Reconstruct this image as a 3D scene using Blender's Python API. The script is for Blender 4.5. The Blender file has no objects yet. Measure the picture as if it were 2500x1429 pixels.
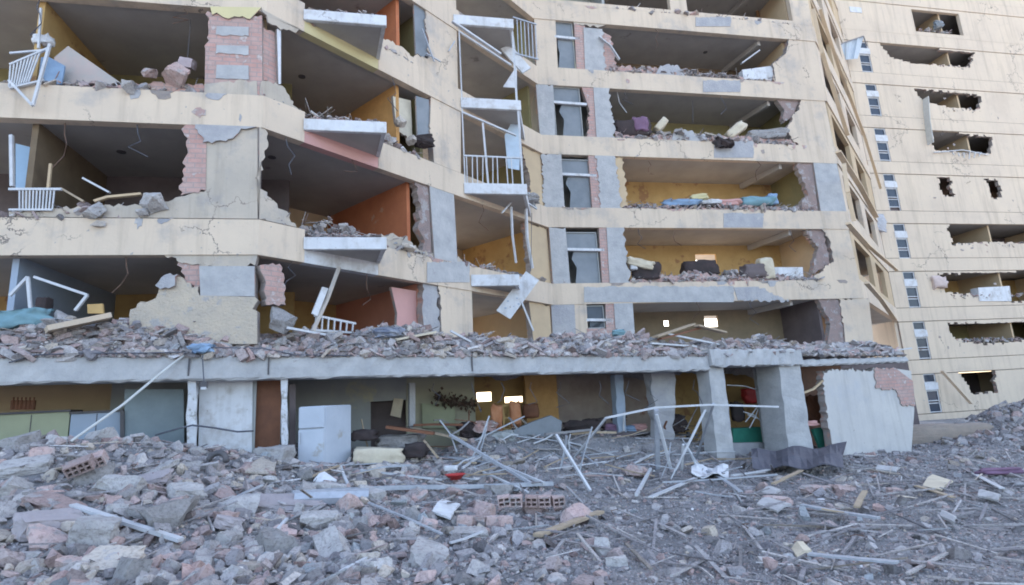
import bpy, bmesh, math, random
import numpy as np
from mathutils import Vector, Matrix
rnd = random.Random(7)
nr = np.random.RandomState(11)
rad = math.radians
SC = bpy.context.scene
COL = SC.collection

# ------------------------------------------------------------------ camera
EYE = 2.6
FPX, PITCH, ROLL = 1350.1, rad(11.2974), rad(-3.2473)
A1, A2 = rad(11.4747), rad(50.8)
Fv = Vector((0, math.cos(PITCH), math.sin(PITCH)))
R0 = Vector((1, 0, 0)); U0 = R0.cross(Fv)
Rv = R0 * math.cos(ROLL) + U0 * math.sin(ROLL)
Uv = -R0 * math.sin(ROLL) + U0 * math.cos(ROLL)
CAM = Vector((0, 0, EYE))
cd = bpy.data.cameras.new('camera'); co = bpy.data.objects.new('camera', cd); COL.objects.link(co)
cd.sensor_width = 36; cd.lens = FPX / 2500 * 36; cd.clip_end = 2000; cd.clip_start = .05
m = Matrix((( Rv.x, Uv.x, -Fv.x, 0), (Rv.y, Uv.y, -Fv.y, 0), (Rv.z, Uv.z, -Fv.z, 0), (0, 0, 0, 1)))
co.matrix_world = Matrix.Translation(CAM) @ m
SC.camera = co
# ------------------------------------------------------------------ light
W = bpy.data.worlds.new('World'); SC.world = W; W.use_nodes = True
wn = W.node_tree.nodes; wl = W.node_tree.links
sky = wn.new('ShaderNodeTexSky'); sky.sky_type = 'NISHITA'; sky.sun_disc = False
SUN_EL, SUN_AZ = rad(38), rad(14)          # sun stands behind the building, a little to the right
sky.sun_elevation = SUN_EL; sky.sun_rotation = SUN_AZ
sky.air_density = 1.0; sky.dust_density = 2.5; sky.ozone_density = 1.0
hs = wn.new('ShaderNodeHueSaturation'); hs.inputs['Saturation'].default_value = .86; wl.new(sky.outputs[0], hs.inputs['Color']); wl.new(hs.outputs[0], wn['Background'].inputs[0]); wn['Background'].inputs[1].default_value = .15
sd = bpy.data.lights.new('sun', 'SUN'); sd.energy = 4.5; sd.angle = rad(.5); sd.color = (1, .9, .76)
so = bpy.data.objects.new('sun', sd); COL.objects.link(so)
to_sun = Vector((math.sin(SUN_AZ) * math.cos(SUN_EL), math.cos(SUN_AZ) * math.cos(SUN_EL), math.sin(SUN_EL)))
so.rotation_euler = to_sun.to_track_quat('Z', 'Y').to_euler(); so.location = (0, 60, 60)
SC.view_settings.view_transform = 'Standard'; SC.view_settings.look = 'None'
SC.view_settings.gamma = 1; SC.view_settings.use_curve_mapping = False
SC.view_settings.exposure = 2.3
SC.cycles.pixel_filter_type = 'BLACKMAN_HARRIS'; SC.cycles.filter_width = 1.85
SC.cycles.max_bounces = 8; SC.cycles.diffuse_bounces = 5

# ------------------------------------------------------------------ helpers
def ray(x, y): return Fv * FPX + Rv * (x - 1250) - Uv * (y - 714)
class Plane:
    def __init__(s, Q, a, off=0.0):
        s.Q = Vector((Q[0], Q[1], 0)); s.a = a
        s.u = Vector((math.cos(a), math.sin(a), 0)); s.n = Vector((-math.sin(a), math.cos(a), 0))
        s.Q = s.Q + s.n * off
    def hit(s, x, y):
        d = ray(x, y); return CAM + d * (s.n.dot(s.Q - CAM) / s.n.dot(d))
    def uz(s, x, y):
        P = s.hit(x, y); return (P - s.Q).dot(s.u), P.z
    def ux(s, x, z):                       # u of the point at height z seen in pixel column x
        lo, hi = -3000., 4000.
        for _ in range(60):
            m_ = (lo + hi) / 2
            if s.hit(x, m_).z > z: lo = m_
            else: hi = m_
        return s.uz(x, lo)[0]
    def P(s, u, z, d=0.0): 
        v = s.Q + s.u * u + s.n * d; return Vector((v.x, v.y, z))
B = {k: 6.07 + 3 * (k - 1) for k in range(0, 11)}; BH = .80
BZ = dict(B); BZ[0] = 3.36
C1 = Vector((-5.49, 11.59)); C2 = Vector((1.5, 20.15)); 
LW = Plane(C1, A1); MW = Plane(C1, math.atan2(C2.y - C1.y, C2.x - C1.x)); RW = Plane(C2, A1)
u3 = RW.uz(2098, 687)[0]; C3 = Vector(RW.P(u3, 0)[:2])
C4 = Vector((22.8, 32.8)); KW = Plane(C3, math.atan2(C4.y - C3.y, C4.x - C3.x)); TW = Plane(C4, rad(11.5))
PS = Vector((-8.96, 9.79)); PE = Vector((5.0, 15.67))
PW = Plane(PS, math.atan2(PE.y - PS.y, PE.x - PS.x))

MATS = {}
def mat(name, c1, c2=None, sc=3.0, bump=.3, rough=.9, c3=None, s3=.7, t3=.55, bsc=None, brick=None, attr=False, metal=0, streak=False, bdist=.02, objrand=0):
    if name in MATS: return MATS[name]
    M_ = bpy.data.materials.new(name); M_.use_nodes = True; MATS[name] = M_
    N = M_.node_tree.nodes; L = M_.node_tree.links; bs = N['Principled BSDF']
    bs.inputs['Roughness'].default_value = rough; bs.inputs['Metallic'].default_value = metal
    if 'Specular IOR Level' in bs.inputs: bs.inputs['Specular IOR Level'].default_value = .3
    tc = N.new('ShaderNodeTexCoord'); geo = N.new('ShaderNodeNewGeometry')
    vec = geo.outputs['Position']
    def noise(s, det=6, stretch=None):
        n = N.new('ShaderNodeTexNoise'); n.inputs['Scale'].default_value = s; n.inputs['Detail'].default_value = det; n.inputs['Roughness'].default_value = .65
        if stretch:
            mp = N.new('ShaderNodeMapping'); mp.inputs['Scale'].default_value = stretch; L.new(vec, mp.inputs[0]); L.new(mp.outputs[0], n.inputs[0])
        else: L.new(vec, n.inputs[0])
        return n
    def ramp(src, a, b):
        r = N.new('ShaderNodeMapRange'); r.inputs[1].default_value = a; r.inputs[2].default_value = b; L.new(src, r.inputs[0]); return r.outputs[0]
    def mix(f, a, b, mode='MIX'):
        x = N.new('ShaderNodeMix'); x.data_type = 'RGBA'; x.blend_type = mode
        if isinstance(f, (int, float)): x.inputs[0].default_value = f
        else: L.new(f, x.inputs[0])
        for i, v in ((6, a), (7, b)):
            if isinstance(v, tuple): x.inputs[i].default_value = (*v, 1)
            else: L.new(v, x.inputs[i])
        return x.outputs[2]
    n1 = noise(sc); c2 = c2 or tuple(v * .8 for v in c1)
    if attr:
        at = N.new('ShaderNodeVertexColor'); at.layer_name = 'col'
        col = mix(ramp(n1.outputs[0], .35, .7), at.outputs[0], mix(1.0, at.outputs[0], (.70, .70, .72), 'MULTIPLY'))
        col = mix(ramp(noise(28, 6).outputs[0], .48, .66), col, mix(1.0, col, (.62, .61, .61), 'MULTIPLY'))
    elif brick:
        bt = N.new('ShaderNodeTexBrick'); bt.inputs['Scale'].default_value = 1; bt.inputs['Color1'].default_value = (*c1, 1); bt.inputs['Color2'].default_value = (*c2, 1)
        bt.inputs['Mortar'].default_value = (*brick[2], 1); bt.inputs['Brick Width'].default_value = brick[0]; bt.inputs['Row Height'].default_value = brick[1]
        bt.inputs['Mortar Size'].default_value = brick[1] * .13; bt.inputs['Mortar Smooth'].default_value = .3
        L.new(tc.outputs['UV'], bt.inputs[0]); col = mix(ramp(n1.outputs[0], .4, .75), bt.outputs[0], mix(1.0, bt.outputs[0], (.75, .72, .72), 'MULTIPLY'))
    else: col = mix(ramp(n1.outputs[0], .32, .68), c1, c2)
    if objrand: col = mix(ramp(noise(22, 6).outputs[0], .50, .68), col, mix(1.0, col, (.64, .62, .62), 'MULTIPLY'))
    if objrand:
        oi = N.new('ShaderNodeObjectInfo'); mr = ramp(oi.outputs['Random'], 0, 1)
        hv = N.new('ShaderNodeHueSaturation'); rr = N.new('ShaderNodeMapRange'); rr.inputs[3].default_value = 1 - objrand; rr.inputs[4].default_value = 1 + objrand
        L.new(oi.outputs['Random'], rr.inputs[0]); L.new(rr.outputs[0], hv.inputs['Value']); L.new(col, hv.inputs['Color']); col = hv.outputs[0]
    if c3: col = mix(ramp(noise(s3, 8).outputs[0], t3 - (.10 if streak else 0), t3 + (.10 if streak else .06)), col, c3)
    if streak:
        st = noise(2.2, 5, (1.6, 1.6, .12)); col = mix(ramp(st.outputs[0], .5, .85), col, mix(1.0, col, (.70, .69, .68), 'MULTIPLY'))
        vo = N.new('ShaderNodeTexVoronoi'); vo.feature = 'DISTANCE_TO_EDGE'; vo.inputs['Scale'].default_value = .55
        dn = noise(2.5, 4); va = N.new('ShaderNodeVectorMath'); va.operation = 'MULTIPLY_ADD'; va.inputs[1].default_value = (.9, .9, .9); L.new(dn.outputs[1], va.inputs[0]); L.new(vec, va.inputs[2]); L.new(va.outputs[0], vo.inputs[0])
        ln = ramp(vo.outputs[0], .011, .004); mk_ = ramp(noise(.35, 2).outputs[0], .57, .62); ml = N.new('ShaderNodeMath'); ml.operation = 'MULTIPLY'; L.new(ln, ml.inputs[0]); L.new(mk_, ml.inputs[1])
        col = mix(ml.outputs[0], col, (.20, .17, .15))
        pt_ = noise(7, 2); col = mix(ramp(pt_.outputs[0], .715, .73), col, (.36, .33, .31))
        sp = noise(26, 3); col = mix(ramp(sp.outputs[0], .70, .76), col, mix(1.0, col, (.5, .48, .45), 'MULTIPLY'))
    L.new(col, bs.inputs['Base Color'])
    if bump:
        bn = noise(bsc or sc * 6, 8); bp = N.new('ShaderNodeBump'); bp.inputs['Strength'].default_value = bump; bp.inputs['Distance'].default_value = bdist
        L.new(bn.outputs[0], bp.inputs['Height']); L.new(bp.outputs[0], bs.inputs['Normal'])
    return M_
BEIGE = mat('beige_plaster', (.64, .525, .405), (.55, .455, .36), .55, .4, c3=(.42, .375, .335), s3=1.1, t3=.64, streak=True, bsc=14)
BEIGE2 = mat('dusty_plaster', (.50, .43, .35), (.42, .37, .31), 1.2, .5, c3=(.34, .32, .30), s3=1.8, t3=.62, streak=True, bsc=14)
TOWERM = mat('tower_plaster', (.65, .535, .41), (.58, .48, .38), .5, .25, c3=(.55, .45, .35), s3=.5, t3=.66, streak=True, bsc=9)
CONC = mat('bare_concrete', (.42, .41, .41), (.31, .31, .33), 2.2, .7, c3=(.5, .47, .44), s3=1.7, t3=.62, bsc=12, bdist=.04)
CONCL = mat('pale_concrete', (.46, .455, .45), (.34, .34, .345), 2.6, .6, c3=(.33, .32, .32), s3=2.4, t3=.64, bsc=14, bdist=.03)
BRICK = mat('hollow_brick', (.50, .30, .26), (.46, .33, .295), 3, .9, brick=(.30, .115, (.36, .29, .27)), c3=(.48, .43, .41), s3=3, t3=.58)
BRICKF = mat('broken_brick', (.52, .31, .27), (.42, .34, .32), 5, .9, c3=(.50, .45, .42), s3=5, t3=.55, bdist=.05)
JAMB = mat('shaded_masonry', (.36, .265, .24), (.27, .22, .21), 4, 1, c3=(.40, .37, .36), s3=3.5, t3=.55, bdist=.06)  # broken brick darkened, the jambs' shade painted into the colour
EDGE = mat('broken_edge', (.40, .34, .30), (.30, .27, .26), 6, 1, c3=(.48, .30, .25), s3=4, t3=.55, bdist=.05)
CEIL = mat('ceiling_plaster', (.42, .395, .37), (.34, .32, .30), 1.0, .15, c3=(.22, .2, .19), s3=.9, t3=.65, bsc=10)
WHITE = mat('white_paint', (.64, .65, .67), (.55, .56, .58), 2.5, .3, rough=.8, c3=(.42, .40, .385), s3=3, t3=.60, streak=True)
WHITEM = mat('white_metal', (.56, .57, .59), (.44, .45, .47), 5, .15, rough=.45, c3=(.42, .38, .35), s3=7, t3=.66)
ORANGE = mat('orange_wall', (.50, .18, .085), (.40, .14, .07), 1.3, .3, c3=(.46, .27, .18), s3=1.6, t3=.60)
SALMON = mat('salmon_wall', (.58, .26, .18), (.50, .22, .15), 1.3, .2)
PINK = mat('pink_wall', (.58, .33, .30), (.52, .30, .28), 1.5, .2)
OCHRE = mat('ochre_wall', (.50, .34, .15), (.40, .26, .11), 1.4, .2, c3=(.30, .17, .09), s3=1.5, t3=.58)
OLIVE = mat('olive_wall', (.25, .22, .11), (.19, .17, .09), 1.2, .2)
YELLOW = mat('yellow_wall', (.60, .53, .30), (.52, .46, .27), 1.2, .2)
TAN = mat('tan_wall', (.55, .42, .27), (.47, .36, .24), 1.3, .2)
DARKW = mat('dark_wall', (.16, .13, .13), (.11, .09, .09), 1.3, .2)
GREYW = mat('grey_wall', (.36, .37, .36), (.3, .31, .31), 1.3, .2, c3=(.42, .40, .30), s3=.8, t3=.58)
FLOOR = mat('floor_tiles', (.42, .36, .30), (.34, .30, .26), 2, .3)
GLASS = mat('window_glass', (.05, .065, .09), (.04, .05, .07), 2, .05, rough=.12)
GLASSG = mat('dusty_glass', (.24, .26, .28), (.16, .18, .20), 1.1, .15, rough=.55)
WOOD = mat('weathered_wood', (.44, .35, .25), (.33, .26, .19), 6, .5)
WOODD = mat('dark_wood', (.20, .085, .045), (.14, .06, .035), 5, .3, rough=.6)
WOODW = mat('warm_wood', (.50, .29, .11), (.40, .22, .08), 5, .3, rough=.6)
GREYM = mat('grey_timber', (.30, .29, .29), (.22, .21, .21), 6, .4)
STEEL = mat('galvanised_steel', (.46, .48, .52), (.34, .36, .4), 8, .2, rough=.5, metal=.3)
DARKM = mat('dark_metal', (.07, .07, .08), (.11, .10, .10), 6, .3, rough=.6)
RUB = mat('rubble_mix', (.4, .4, .4), sc=5, bump=.9, attr=True, bsc=22, bdist=.03)
CHC = mat('concrete_rubble', (.44, .42, .41), (.32, .305, .30), 4, 1, bsc=16, bdist=.04, objrand=.3)
CHB = mat('brick_rubble', (.50, .355, .325), (.42, .345, .33), 4, 1, bsc=16, bdist=.04, objrand=.25, c3=(.36, .34, .335), s3=4, t3=.56)
CHP = mat('plaster_rubble', (.54, .47, .40), (.45, .41, .37), 4, .9, bsc=16, bdist=.03, objrand=.2, c3=(.4, .38, .38), s3=5, t3=.57)
DIRT = mat('dusty_ground', (.29, .285, .29), (.19, .19, .20), 4, 1, bsc=30, bdist=.06, c3=(.35, .33, .325), s3=1.2, t3=.52)
TEAL = mat('teal_fabric', (.20, .33, .37), (.15, .26, .3), 3, .3)
PURPLE = mat('purple_fabric', (.22, .13, .20), (.15, .09, .14), 3, .5)
BLACKF = mat('black_fabric', (.04, .035, .035), (.07, .05, .05), 3, .4)
CREAMF = mat('cream_fabric', (.62, .55, .42), (.5, .43, .33), 4, .5)
GREENP = mat('green_paint', (.04, .22, .16), (.03, .16, .12), 3, .2, rough=.6)
REDP = mat('red_plastic', (.50, .05, .05), (.42, .05, .05), 3, .1, rough=.4)
BLUEG = mat('blue_grey_paint', (.33, .39, .48), (.28, .34, .42), 1.2, .15, rough=.6)
FRIDGE = mat('fridge_enamel', (.46, .50, .56), (.39, .43, .49), 1.8, .15, rough=.5, c3=(.36, .35, .34), s3=2.2, t3=.6)
OLIVEP = mat('olive_counter', (.36, .38, .26), (.31, .33, .23), 1.5, .2)
ROPE = mat('cable_rubber', (.12, .13, .15), (.08, .08, .1), 5, .2)
LEAF = mat('dry_leaves', (.07, .06, .05), (.12, .07, .05), 5, .3)
BLUEC = mat('blue_cloth', (.25, .36, .50), (.2, .28, .4), 4, .4)
COPPER = mat('copper_fabric', (.50, .25, .14), (.42, .17, .08), 5, .5)

def tag(o, label=None, cat=None, group=None, kind=None):
    for k, v in (('label', label), ('category', cat), ('group', group), ('kind', kind)):
        if v: o[k] = v
    return o
def empty(name, loc, label=None, cat=None, group=None, kind=None):
    o = bpy.data.objects.new(name, None); COL.objects.link(o); o.location = loc
    o.empty_display_size = .2
    o['_l'] = 1; del o['_l']
    return tag(o, label, cat, group, kind)
class MB:
    def __init__(s): s.v = []; s.f = []; s.mi = []; s.uv = {}
    def add(s, vs, fs, mi=0, uvs=None):
        b = len(s.v); s.v += [tuple(p) for p in vs]
        for i, f in enumerate(fs):
            s.f.append([b + k for k in f]); s.mi.append(mi if isinstance(mi, int) else mi[i])
            if uvs: s.uv[len(s.f) - 1] = [uvs[k] for k in f]
        return s
    def box(s, c, sx, sy, sz, rz=0, M_=None, mi=0):
        vs = [Vector((x * sx / 2, y * sy / 2, z * sz / 2)) for x in (-1, 1) for y in (-1, 1) for z in (-1, 1)]
        R_ = M_ or Matrix.Rotation(rz, 3, 'Z')
        vs = [R_ @ v + Vector(c) for v in vs]
        return s.add(vs, [(0, 1, 3, 2), (4, 6, 7, 5), (0, 4, 5, 1), (2, 3, 7, 6), (0, 2, 6, 4), (1, 5, 7, 3)], mi)
    def beam(s, p, q, w, h, mi=0, up=Vector((0, 0, 1))):
        p = Vector(p); q = Vector(q); d = (q - p); L_ = d.length; d = d / L_
        a = up.cross(d)
        if a.length < 1e-3: a = Vector((1, 0, 0)).cross(d)
        a.normalize(); b = d.cross(a); M_ = Matrix((a, d, b)).transposed()
        return s.box((p + q) / 2, w, L_, h, M_=M_, mi=mi)
    def tube(s, pts, r, n=8, mi=0):
        pts = [Vector(p) for p in pts]; rings = []
        for i, p in enumerate(pts):
            d = (pts[min(i + 1, len(pts) - 1)] - pts[max(i - 1, 0)]).normalized()
            a = d.cross(Vector((.3, .2, 1))).normalized(); b = d.cross(a)
            rings.append([p + (a * math.cos(t) + b * math.sin(t)) * r for t in [2 * math.pi * k / n for k in range(n)]])
        vs = [v for R_ in rings for v in R_]; fs = []
        for i in range(len(pts) - 1):
            for k in range(n): fs.append((i * n + k, i * n + (k + 1) % n, (i + 1) * n + (k + 1) % n, (i + 1) * n + k))
        fs.append(tuple(range(n))[::-1]); fs.append(tuple((len(pts) - 1) * n + k for k in range(n)))
        return s.add(vs, fs, mi)
    def prism(s, poly, z0, z1, mi=0):
        n = len(poly); vs = [(p[0], p[1], z0) for p in poly] + [(p[0], p[1], z1) for p in poly]
        fs = [tuple(range(n))[::-1], tuple(range(n, 2 * n))] + [(i, (i + 1) % n, n + (i + 1) % n, n + i) for i in range(n)]
        return s.add(vs, fs, mi)
    def build(s, name, mats, parent=None, smooth=False, bevel=0):
        me = bpy.data.meshes.new(name)
        inv = parent_inv(parent)
        vs = [inv @ Vector(v) for v in s.v] if parent else s.v
        me.from_pydata([tuple(v) for v in vs], [], s.f)
        for m_ in (mats if isinstance(mats, (list, tuple)) else [mats]): me.materials.append(m_)
        me.polygons.foreach_set('material_index', s.mi)
        if s.uv:
            uvl = me.uv_layers.new(name='UVMap')
            for pi, us in s.uv.items():
                p = me.polygons[pi]
                for k, li in enumerate(p.loop_indices): uvl.data[li].uv = us[k]
        if smooth: me.polygons.foreach_set('use_smooth', [True] * len(me.polygons))
        me.update()
        o = bpy.data.objects.new(name, me); COL.objects.link(o)
        if parent is not None: o.parent = parent
        elif s.v:                                   # origin at the base of the thing
            a = np.array([list(v) for v in s.v]); c = Vector(((a[:, 0].min() + a[:, 0].max()) / 2, (a[:, 1].min() + a[:, 1].max()) / 2, a[:, 2].min()))
            me.transform(Matrix.Translation(-c)); o.location = c
        if bevel:
            bm = bmesh.new(); bm.from_mesh(me); bmesh.ops.bevel(bm, geom=bm.edges[:], offset=bevel, segments=1, affect='EDGES'); bm.to_mesh(me); bm.free()
        return o
def parent_inv(p):
    if p is None: return Matrix.Identity(4)
    o = p; t = Vector((0, 0, 0))
    while o is not None: t += Vector(o.location); o = o.parent
    return Matrix.Translation(-t)
def zz(v, pl=None):
    k = int(v[1:]); return BZ[k] if v[0] == 'b' else (BZ[k] + BH if v[0] == 't' else BZ[k] + BH + .025)
def ragged(P, amp, step=.075):
    out = []
    n = len(P)
    for i in range(n):
        a = P[i]; b = P[(i + 1) % n]; out.append((a[0], a[1]))
        if a[2]:
            L_ = math.hypot(b[0] - a[0], b[1] - a[1]); k = max(1, int(L_ / step)); dx, dz = (b[0] - a[0]) / L_, (b[1] - a[1]) / L_
            w = 0
            for j in range(1, k):
                t = j / k; w = w * .4 + rnd.uniform(-amp, amp)
                out.append((a[0] + (b[0] - a[0]) * t - dz * w + dx * rnd.uniform(-.3, .3) * step, a[1] + (b[1] - a[1]) * t + dx * w + dz * rnd.uniform(-.3, .3) * step))
    return out
def fpoly(pl, pts, name, mt, parent, th=.24, off=0., amp=.065, edge=None, zmax=None, label=None):
    """pts: (px, py|'b2'|'t1'|'g1', ragged?)  a wall piece standing in facade plane pl, th thick"""
    P = []
    for p in pts:
        r = p[2] if len(p) > 2 else 0
        if isinstance(p[1], str): z = zz(p[1]); u = pl.ux(p[0], z)
        else: u, z = pl.uz(p[0], p[1])
        P.append((u, z, r))
    P = ragged(P, amp); n = len(P)
    ar = sum(P[i][0] * P[(i + 1) % n][1] - P[(i + 1) % n][0] * P[i][1] for i in range(n))
    if ar < 0: P = P[::-1]
    vs = [pl.P(u, z, off) for u, z in P] + [pl.P(u, z, off + th) for u, z in P]
    uv = [(u, z) for u, z in P] * 2
    fs = [tuple(range(n)), tuple(range(n, 2 * n))[::-1]] + [(i, n + i, n + (i + 1) % n, (i + 1) % n) for i in range(n)]
    mb = MB().add(vs, fs, [0, 0] + [1] * n, uv)
    o = mb.build(name, [mt, edge or EDGE], parent)
    if label: o['label'] = label
    return o
def vwall(pl, u0, u1, z0, z1, d, th, name, mt, parent, holes=()):
    us = sorted({u0, u1, *[h[0] for h in holes], *[h[1] for h in holes]}); zs = sorted({z0, z1, *[h[2] for h in holes], *[h[3] for h in holes]})
    mb = MB()
    for i in range(len(us) - 1):
        for j in range(len(zs) - 1):
            cu, cz = (us[i] + us[i + 1]) / 2, (zs[j] + zs[j + 1]) / 2
            if any(h[0] < cu < h[1] and h[2] < cz < h[3] for h in holes): continue
            a, b, c, e = us[i], us[i + 1], zs[j], zs[j + 1]
            q = [pl.P(a, c, d), pl.P(b, c, d), pl.P(b, e, d), pl.P(a, e, d), pl.P(a, c, d + th), pl.P(b, c, d + th), pl.P(b, e, d + th), pl.P(a, e, d + th)]
            mb.add(q, [(0, 1, 2, 3), (5, 4, 7, 6), (0, 4, 5, 1), (3, 2, 6, 7), (0, 3, 7, 4), (1, 5, 6, 2)], 0, [(a, c), (b, c), (b, e), (a, e)] * 2)
    return mb.build(name, mt, parent)
def pwall(p, q, z0, z1, th, name, mt, parent):
    p = Vector((p[0], p[1])); q = Vector((q[0], q[1])); d = (q - p).normalized(); n = Vector((-d.y, d.x)) * th / 2
    return MB().prism([p + n, q + n, q - n, p - n], z0, z1).build(name, mt, parent)
def offset_poly(pts, d):
    out = []
    for i, p in enumerate(pts):
        ds = []
        if i > 0: ds.append((pts[i] - pts[i - 1]).normalized())
        if i < len(pts) - 1: ds.append((pts[i + 1] - pts[i]).normalized())
        ns = [Vector((-e.y, e.x)) for e in ds]
        if len(ns) == 1: out.append(p + ns[0] * d)
        else:
            b = (ns[0] + ns[1]).normalized(); out.append(p + b * (d / b.dot(ns[0])))
    return out

# ------------------------------------------------------------------ terrain height
def smooth(a, b, x): t = np.clip((x - a) / (b - a), 0, 1); return t * t * (3 - 2 * t)
_ph = nr.rand(40, 3) * 6.28; _fr = nr.rand(40, 2) * 2 - 1
def wav(x, y, f, n0, n):
    z = 0
    for i in range(n0, n0 + n):
        k = _fr[i] / np.linalg.norm(_fr[i]) * f * (1 + .6 * (i - n0) / n); z = z + np.sin(k[0] * x + k[1] * y + _ph[i, 0])
    return z / n
ap = PW.a
def hz(x, y):
    x = np.asarray(x, float); y = np.asarray(y, float)
    s = -((x - PS.x) * -math.sin(ap) + (y - PS.y) * math.cos(ap))      # metres in front of the podium
    zw = np.interp(x, [-14, -10, -6.8, -5, -3.4, 0, 6, 13.9, 20], [2.35, 2.25, 1.98, 1.75, 1.42, 1.3, .66, .25, .3])
    base = np.interp(x, [-12, -6, -2, 2, 12], [1.15, 1.0, .85, .75, .55])
    w = np.where(s > 0, np.exp(-(np.abs(s) / np.interp(x, [-8, 0, 6], [3.0, 2.4, 1.6])) ** 2), 1.0)
    z = base + (zw - base) * w
    z = z + .35 * np.exp(-(((x + 7.6) / 2.6) ** 2 + ((s - .9) / 1.0) ** 2)) * (s > -0.5)
    z = z + .38 * np.exp(-(((x + 5.4) / 2.3) ** 2 + ((y - 7.4) / 1.7) ** 2)) + .16 * np.exp(-(((x + 2.3) / 1.3) ** 2 + ((y - 8.6) / .9) ** 2))
    z = z + 1.2 * np.exp(-(((x - 20.5) / 3.6) ** 2 + ((y - 22.5 - .15 * (x - 20)) / 1.7) ** 2))
    z = z + .50 * smooth(.1, -1.0, s) * smooth(-2.2, -.6, x) * smooth(6.2, 4.6, x) * (s > -8)
    z = z * smooth(60, 30, np.hypot(x, y)) + .3 * (1 - smooth(60, 30, np.hypot(x, y)))
    near = smooth(45, 25, np.hypot(x, y))
    return z + near * (.09 * wav(x, y, 1.3, 0, 8) + (.04 + .05 * smooth(1, -3, x)) * wav(x, y, 3.4, 8, 10) + .03 * wav(x, y, 8, 18, 10))
def G(px, py, lift=0.):
    d = ray(px, py).normalized(); t = 2.0
    while t < 80:
        P = CAM + d * t
        if P.z < float(hz(P.x, P.y)) + lift: break
        t += .04
    return P
def atd(px, py, dist):                      # a point seen at pixel, dist metres deep along +y
    d = ray(px, py); return CAM + d * (dist / d.y)

# ================================================================== GROUND
def grid(name, xs, ys, f, mt):
    X, Y = np.meshgrid(xs, ys); Z = f(X, Y); nx, ny = len(xs), len(ys)
    v = np.stack([X.ravel(), Y.ravel(), Z.ravel()], 1)
    i = np.arange(nx - 1)[None, :] + nx * np.arange(ny - 1)[:, None]; i = i.ravel()
    fc = np.stack([i, i + 1, i + nx + 1, i + nx], 1)
    me = bpy.data.meshes.new(name); me.from_pydata(v.tolist(), [], fc.tolist()); me.materials.append(mt); me.update()
    o = bpy.data.objects.new(name, me); COL.objects.link(o); return o
xs = np.concatenate([np.linspace(-600, -22, 12), np.linspace(-20, 30, 420), np.linspace(32, 600, 12)])
ys = np.concatenate([np.linspace(-600, -2, 10), np.linspace(0, 30, 260), np.linspace(32, 900, 14)])
ground = grid('ground', xs, ys, hz, DIRT); ground['kind'] = 'structure'

# ================================================================== MAIN BUILDING
BL = empty('apartment_building', (C2.x, C2.y, .3), 'bombed-out beige apartment block with stepped facade, torn open rooms and a grey ground floor canopy', 'apartment building')
L0 = C1 - Vector((math.cos(A1), math.sin(A1))) * 9.5
L0b = Vector(LW.P(LW.uz(-260, 623)[0], 0)[:2])
front = [L0, C1, C2, C3, C4]
TOP = 8
# bands
def band(poly, z0, z1, th, name, mt, parent, off=-.03):
    a = offset_poly(poly, off); b = offset_poly(poly, off + th)
    return MB().prism(a + b[::-1], z0, z1).build(name, mt, parent)
UM = (C2 - C1).length; m_u = lambda x, k: MW.ux(x, zz(k)); 
def Mpt(u): return Vector(MW.P(u, 0)[:2])
COLS = {3: YELLOW, 2: PINK, 1: WHITE}
for k in range(1, TOP + 1):
    ub = [MW.ux(x_, B[k] + .4) for x_ in (742, 922)] if k <= 3 else [MW.ux(742, B[3] + .4), MW.ux(922, B[3] + .4)]
    pa, pb = Mpt(ub[0]), Mpt(ub[1])
    mt = BEIGE2 if k == 2 else BEIGE
    band([L0, C1, pa], B[k], B[k] + BH, .24, 'floor_band', BEIGE if k > 1 else BEIGE, BL)
    band([pa, pb], B[k], B[k] + .34, .24, 'balcony_back_band', COLS.get(k, BEIGE), BL, off=-.02)
    band([pb, C2, C3], B[k], B[k] + BH, .24, 'floor_band', BEIGE, BL)
    band([C3, C4], B[k], B[k] + BH, .24, 'floor_band', BEIGE, BL, off=-.032)
# slabs (ceilings)
inner = offset_poly(front, .215); back = offset_poly(front, 5.2)
for k in range(1, TOP + 1):
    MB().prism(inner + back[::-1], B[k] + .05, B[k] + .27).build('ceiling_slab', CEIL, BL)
    MB().prism(inner + back[::-1], B[k] + .275, B[k] + .31).build('floor_screed', FLOOR, BL)
# upper storeys above frame, added for their shadow and for side views
for k in range(5, TOP):
    for pl, u0, u1 in ((LW, -9.5, 0), (MW, 0, UM), (RW, 0, u3)):
        vwall(pl, u0, u1, B[k] + BH + .03, B[k + 1] - .03, .0, .22, 'added_upper_wall', BEIGE, BL, holes=[(u0 + 1, (u0 + u1) / 2 - .4, B[k] + 1, B[k + 1] - .3), ((u0 + u1) / 2 + .4, u1 - 1, B[k] + 1, B[k + 1] - .3)])
# grey patches on the bands (bare concrete repairs)
def patch(pl, x0, y0, x1, y1, mt, name='bare_patch', off=-.034):
    fpoly(pl, [(x0, y0, 1), (x1, y0, 1), (x1, y1), (x0, y1)], name, mt, BL, th=.012, off=off - .012, amp=.03)
for (x0, y0, x1, y1) in ((1697, 42, 1783, 66), (1715, 196, 1806, 226), (1742, 346, 1838, 386), (1765, 520, 1862, 556)):
    patch(RW, x0, y0 + 1, x1, y1, CONC)
patch(RW, 1425, 700, 1790, 738, CONCL); patch(MW, 1040, 640, 1144, 690, CONCL)
fpoly(RW, [(1800, 'b1'), (1790, 702), (1850, 700, 1), (1925, 735, 1)], 'bare_patch', CONC, BL, th=.02, off=-.05)

# ---- left wing
R_ = 1
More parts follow.
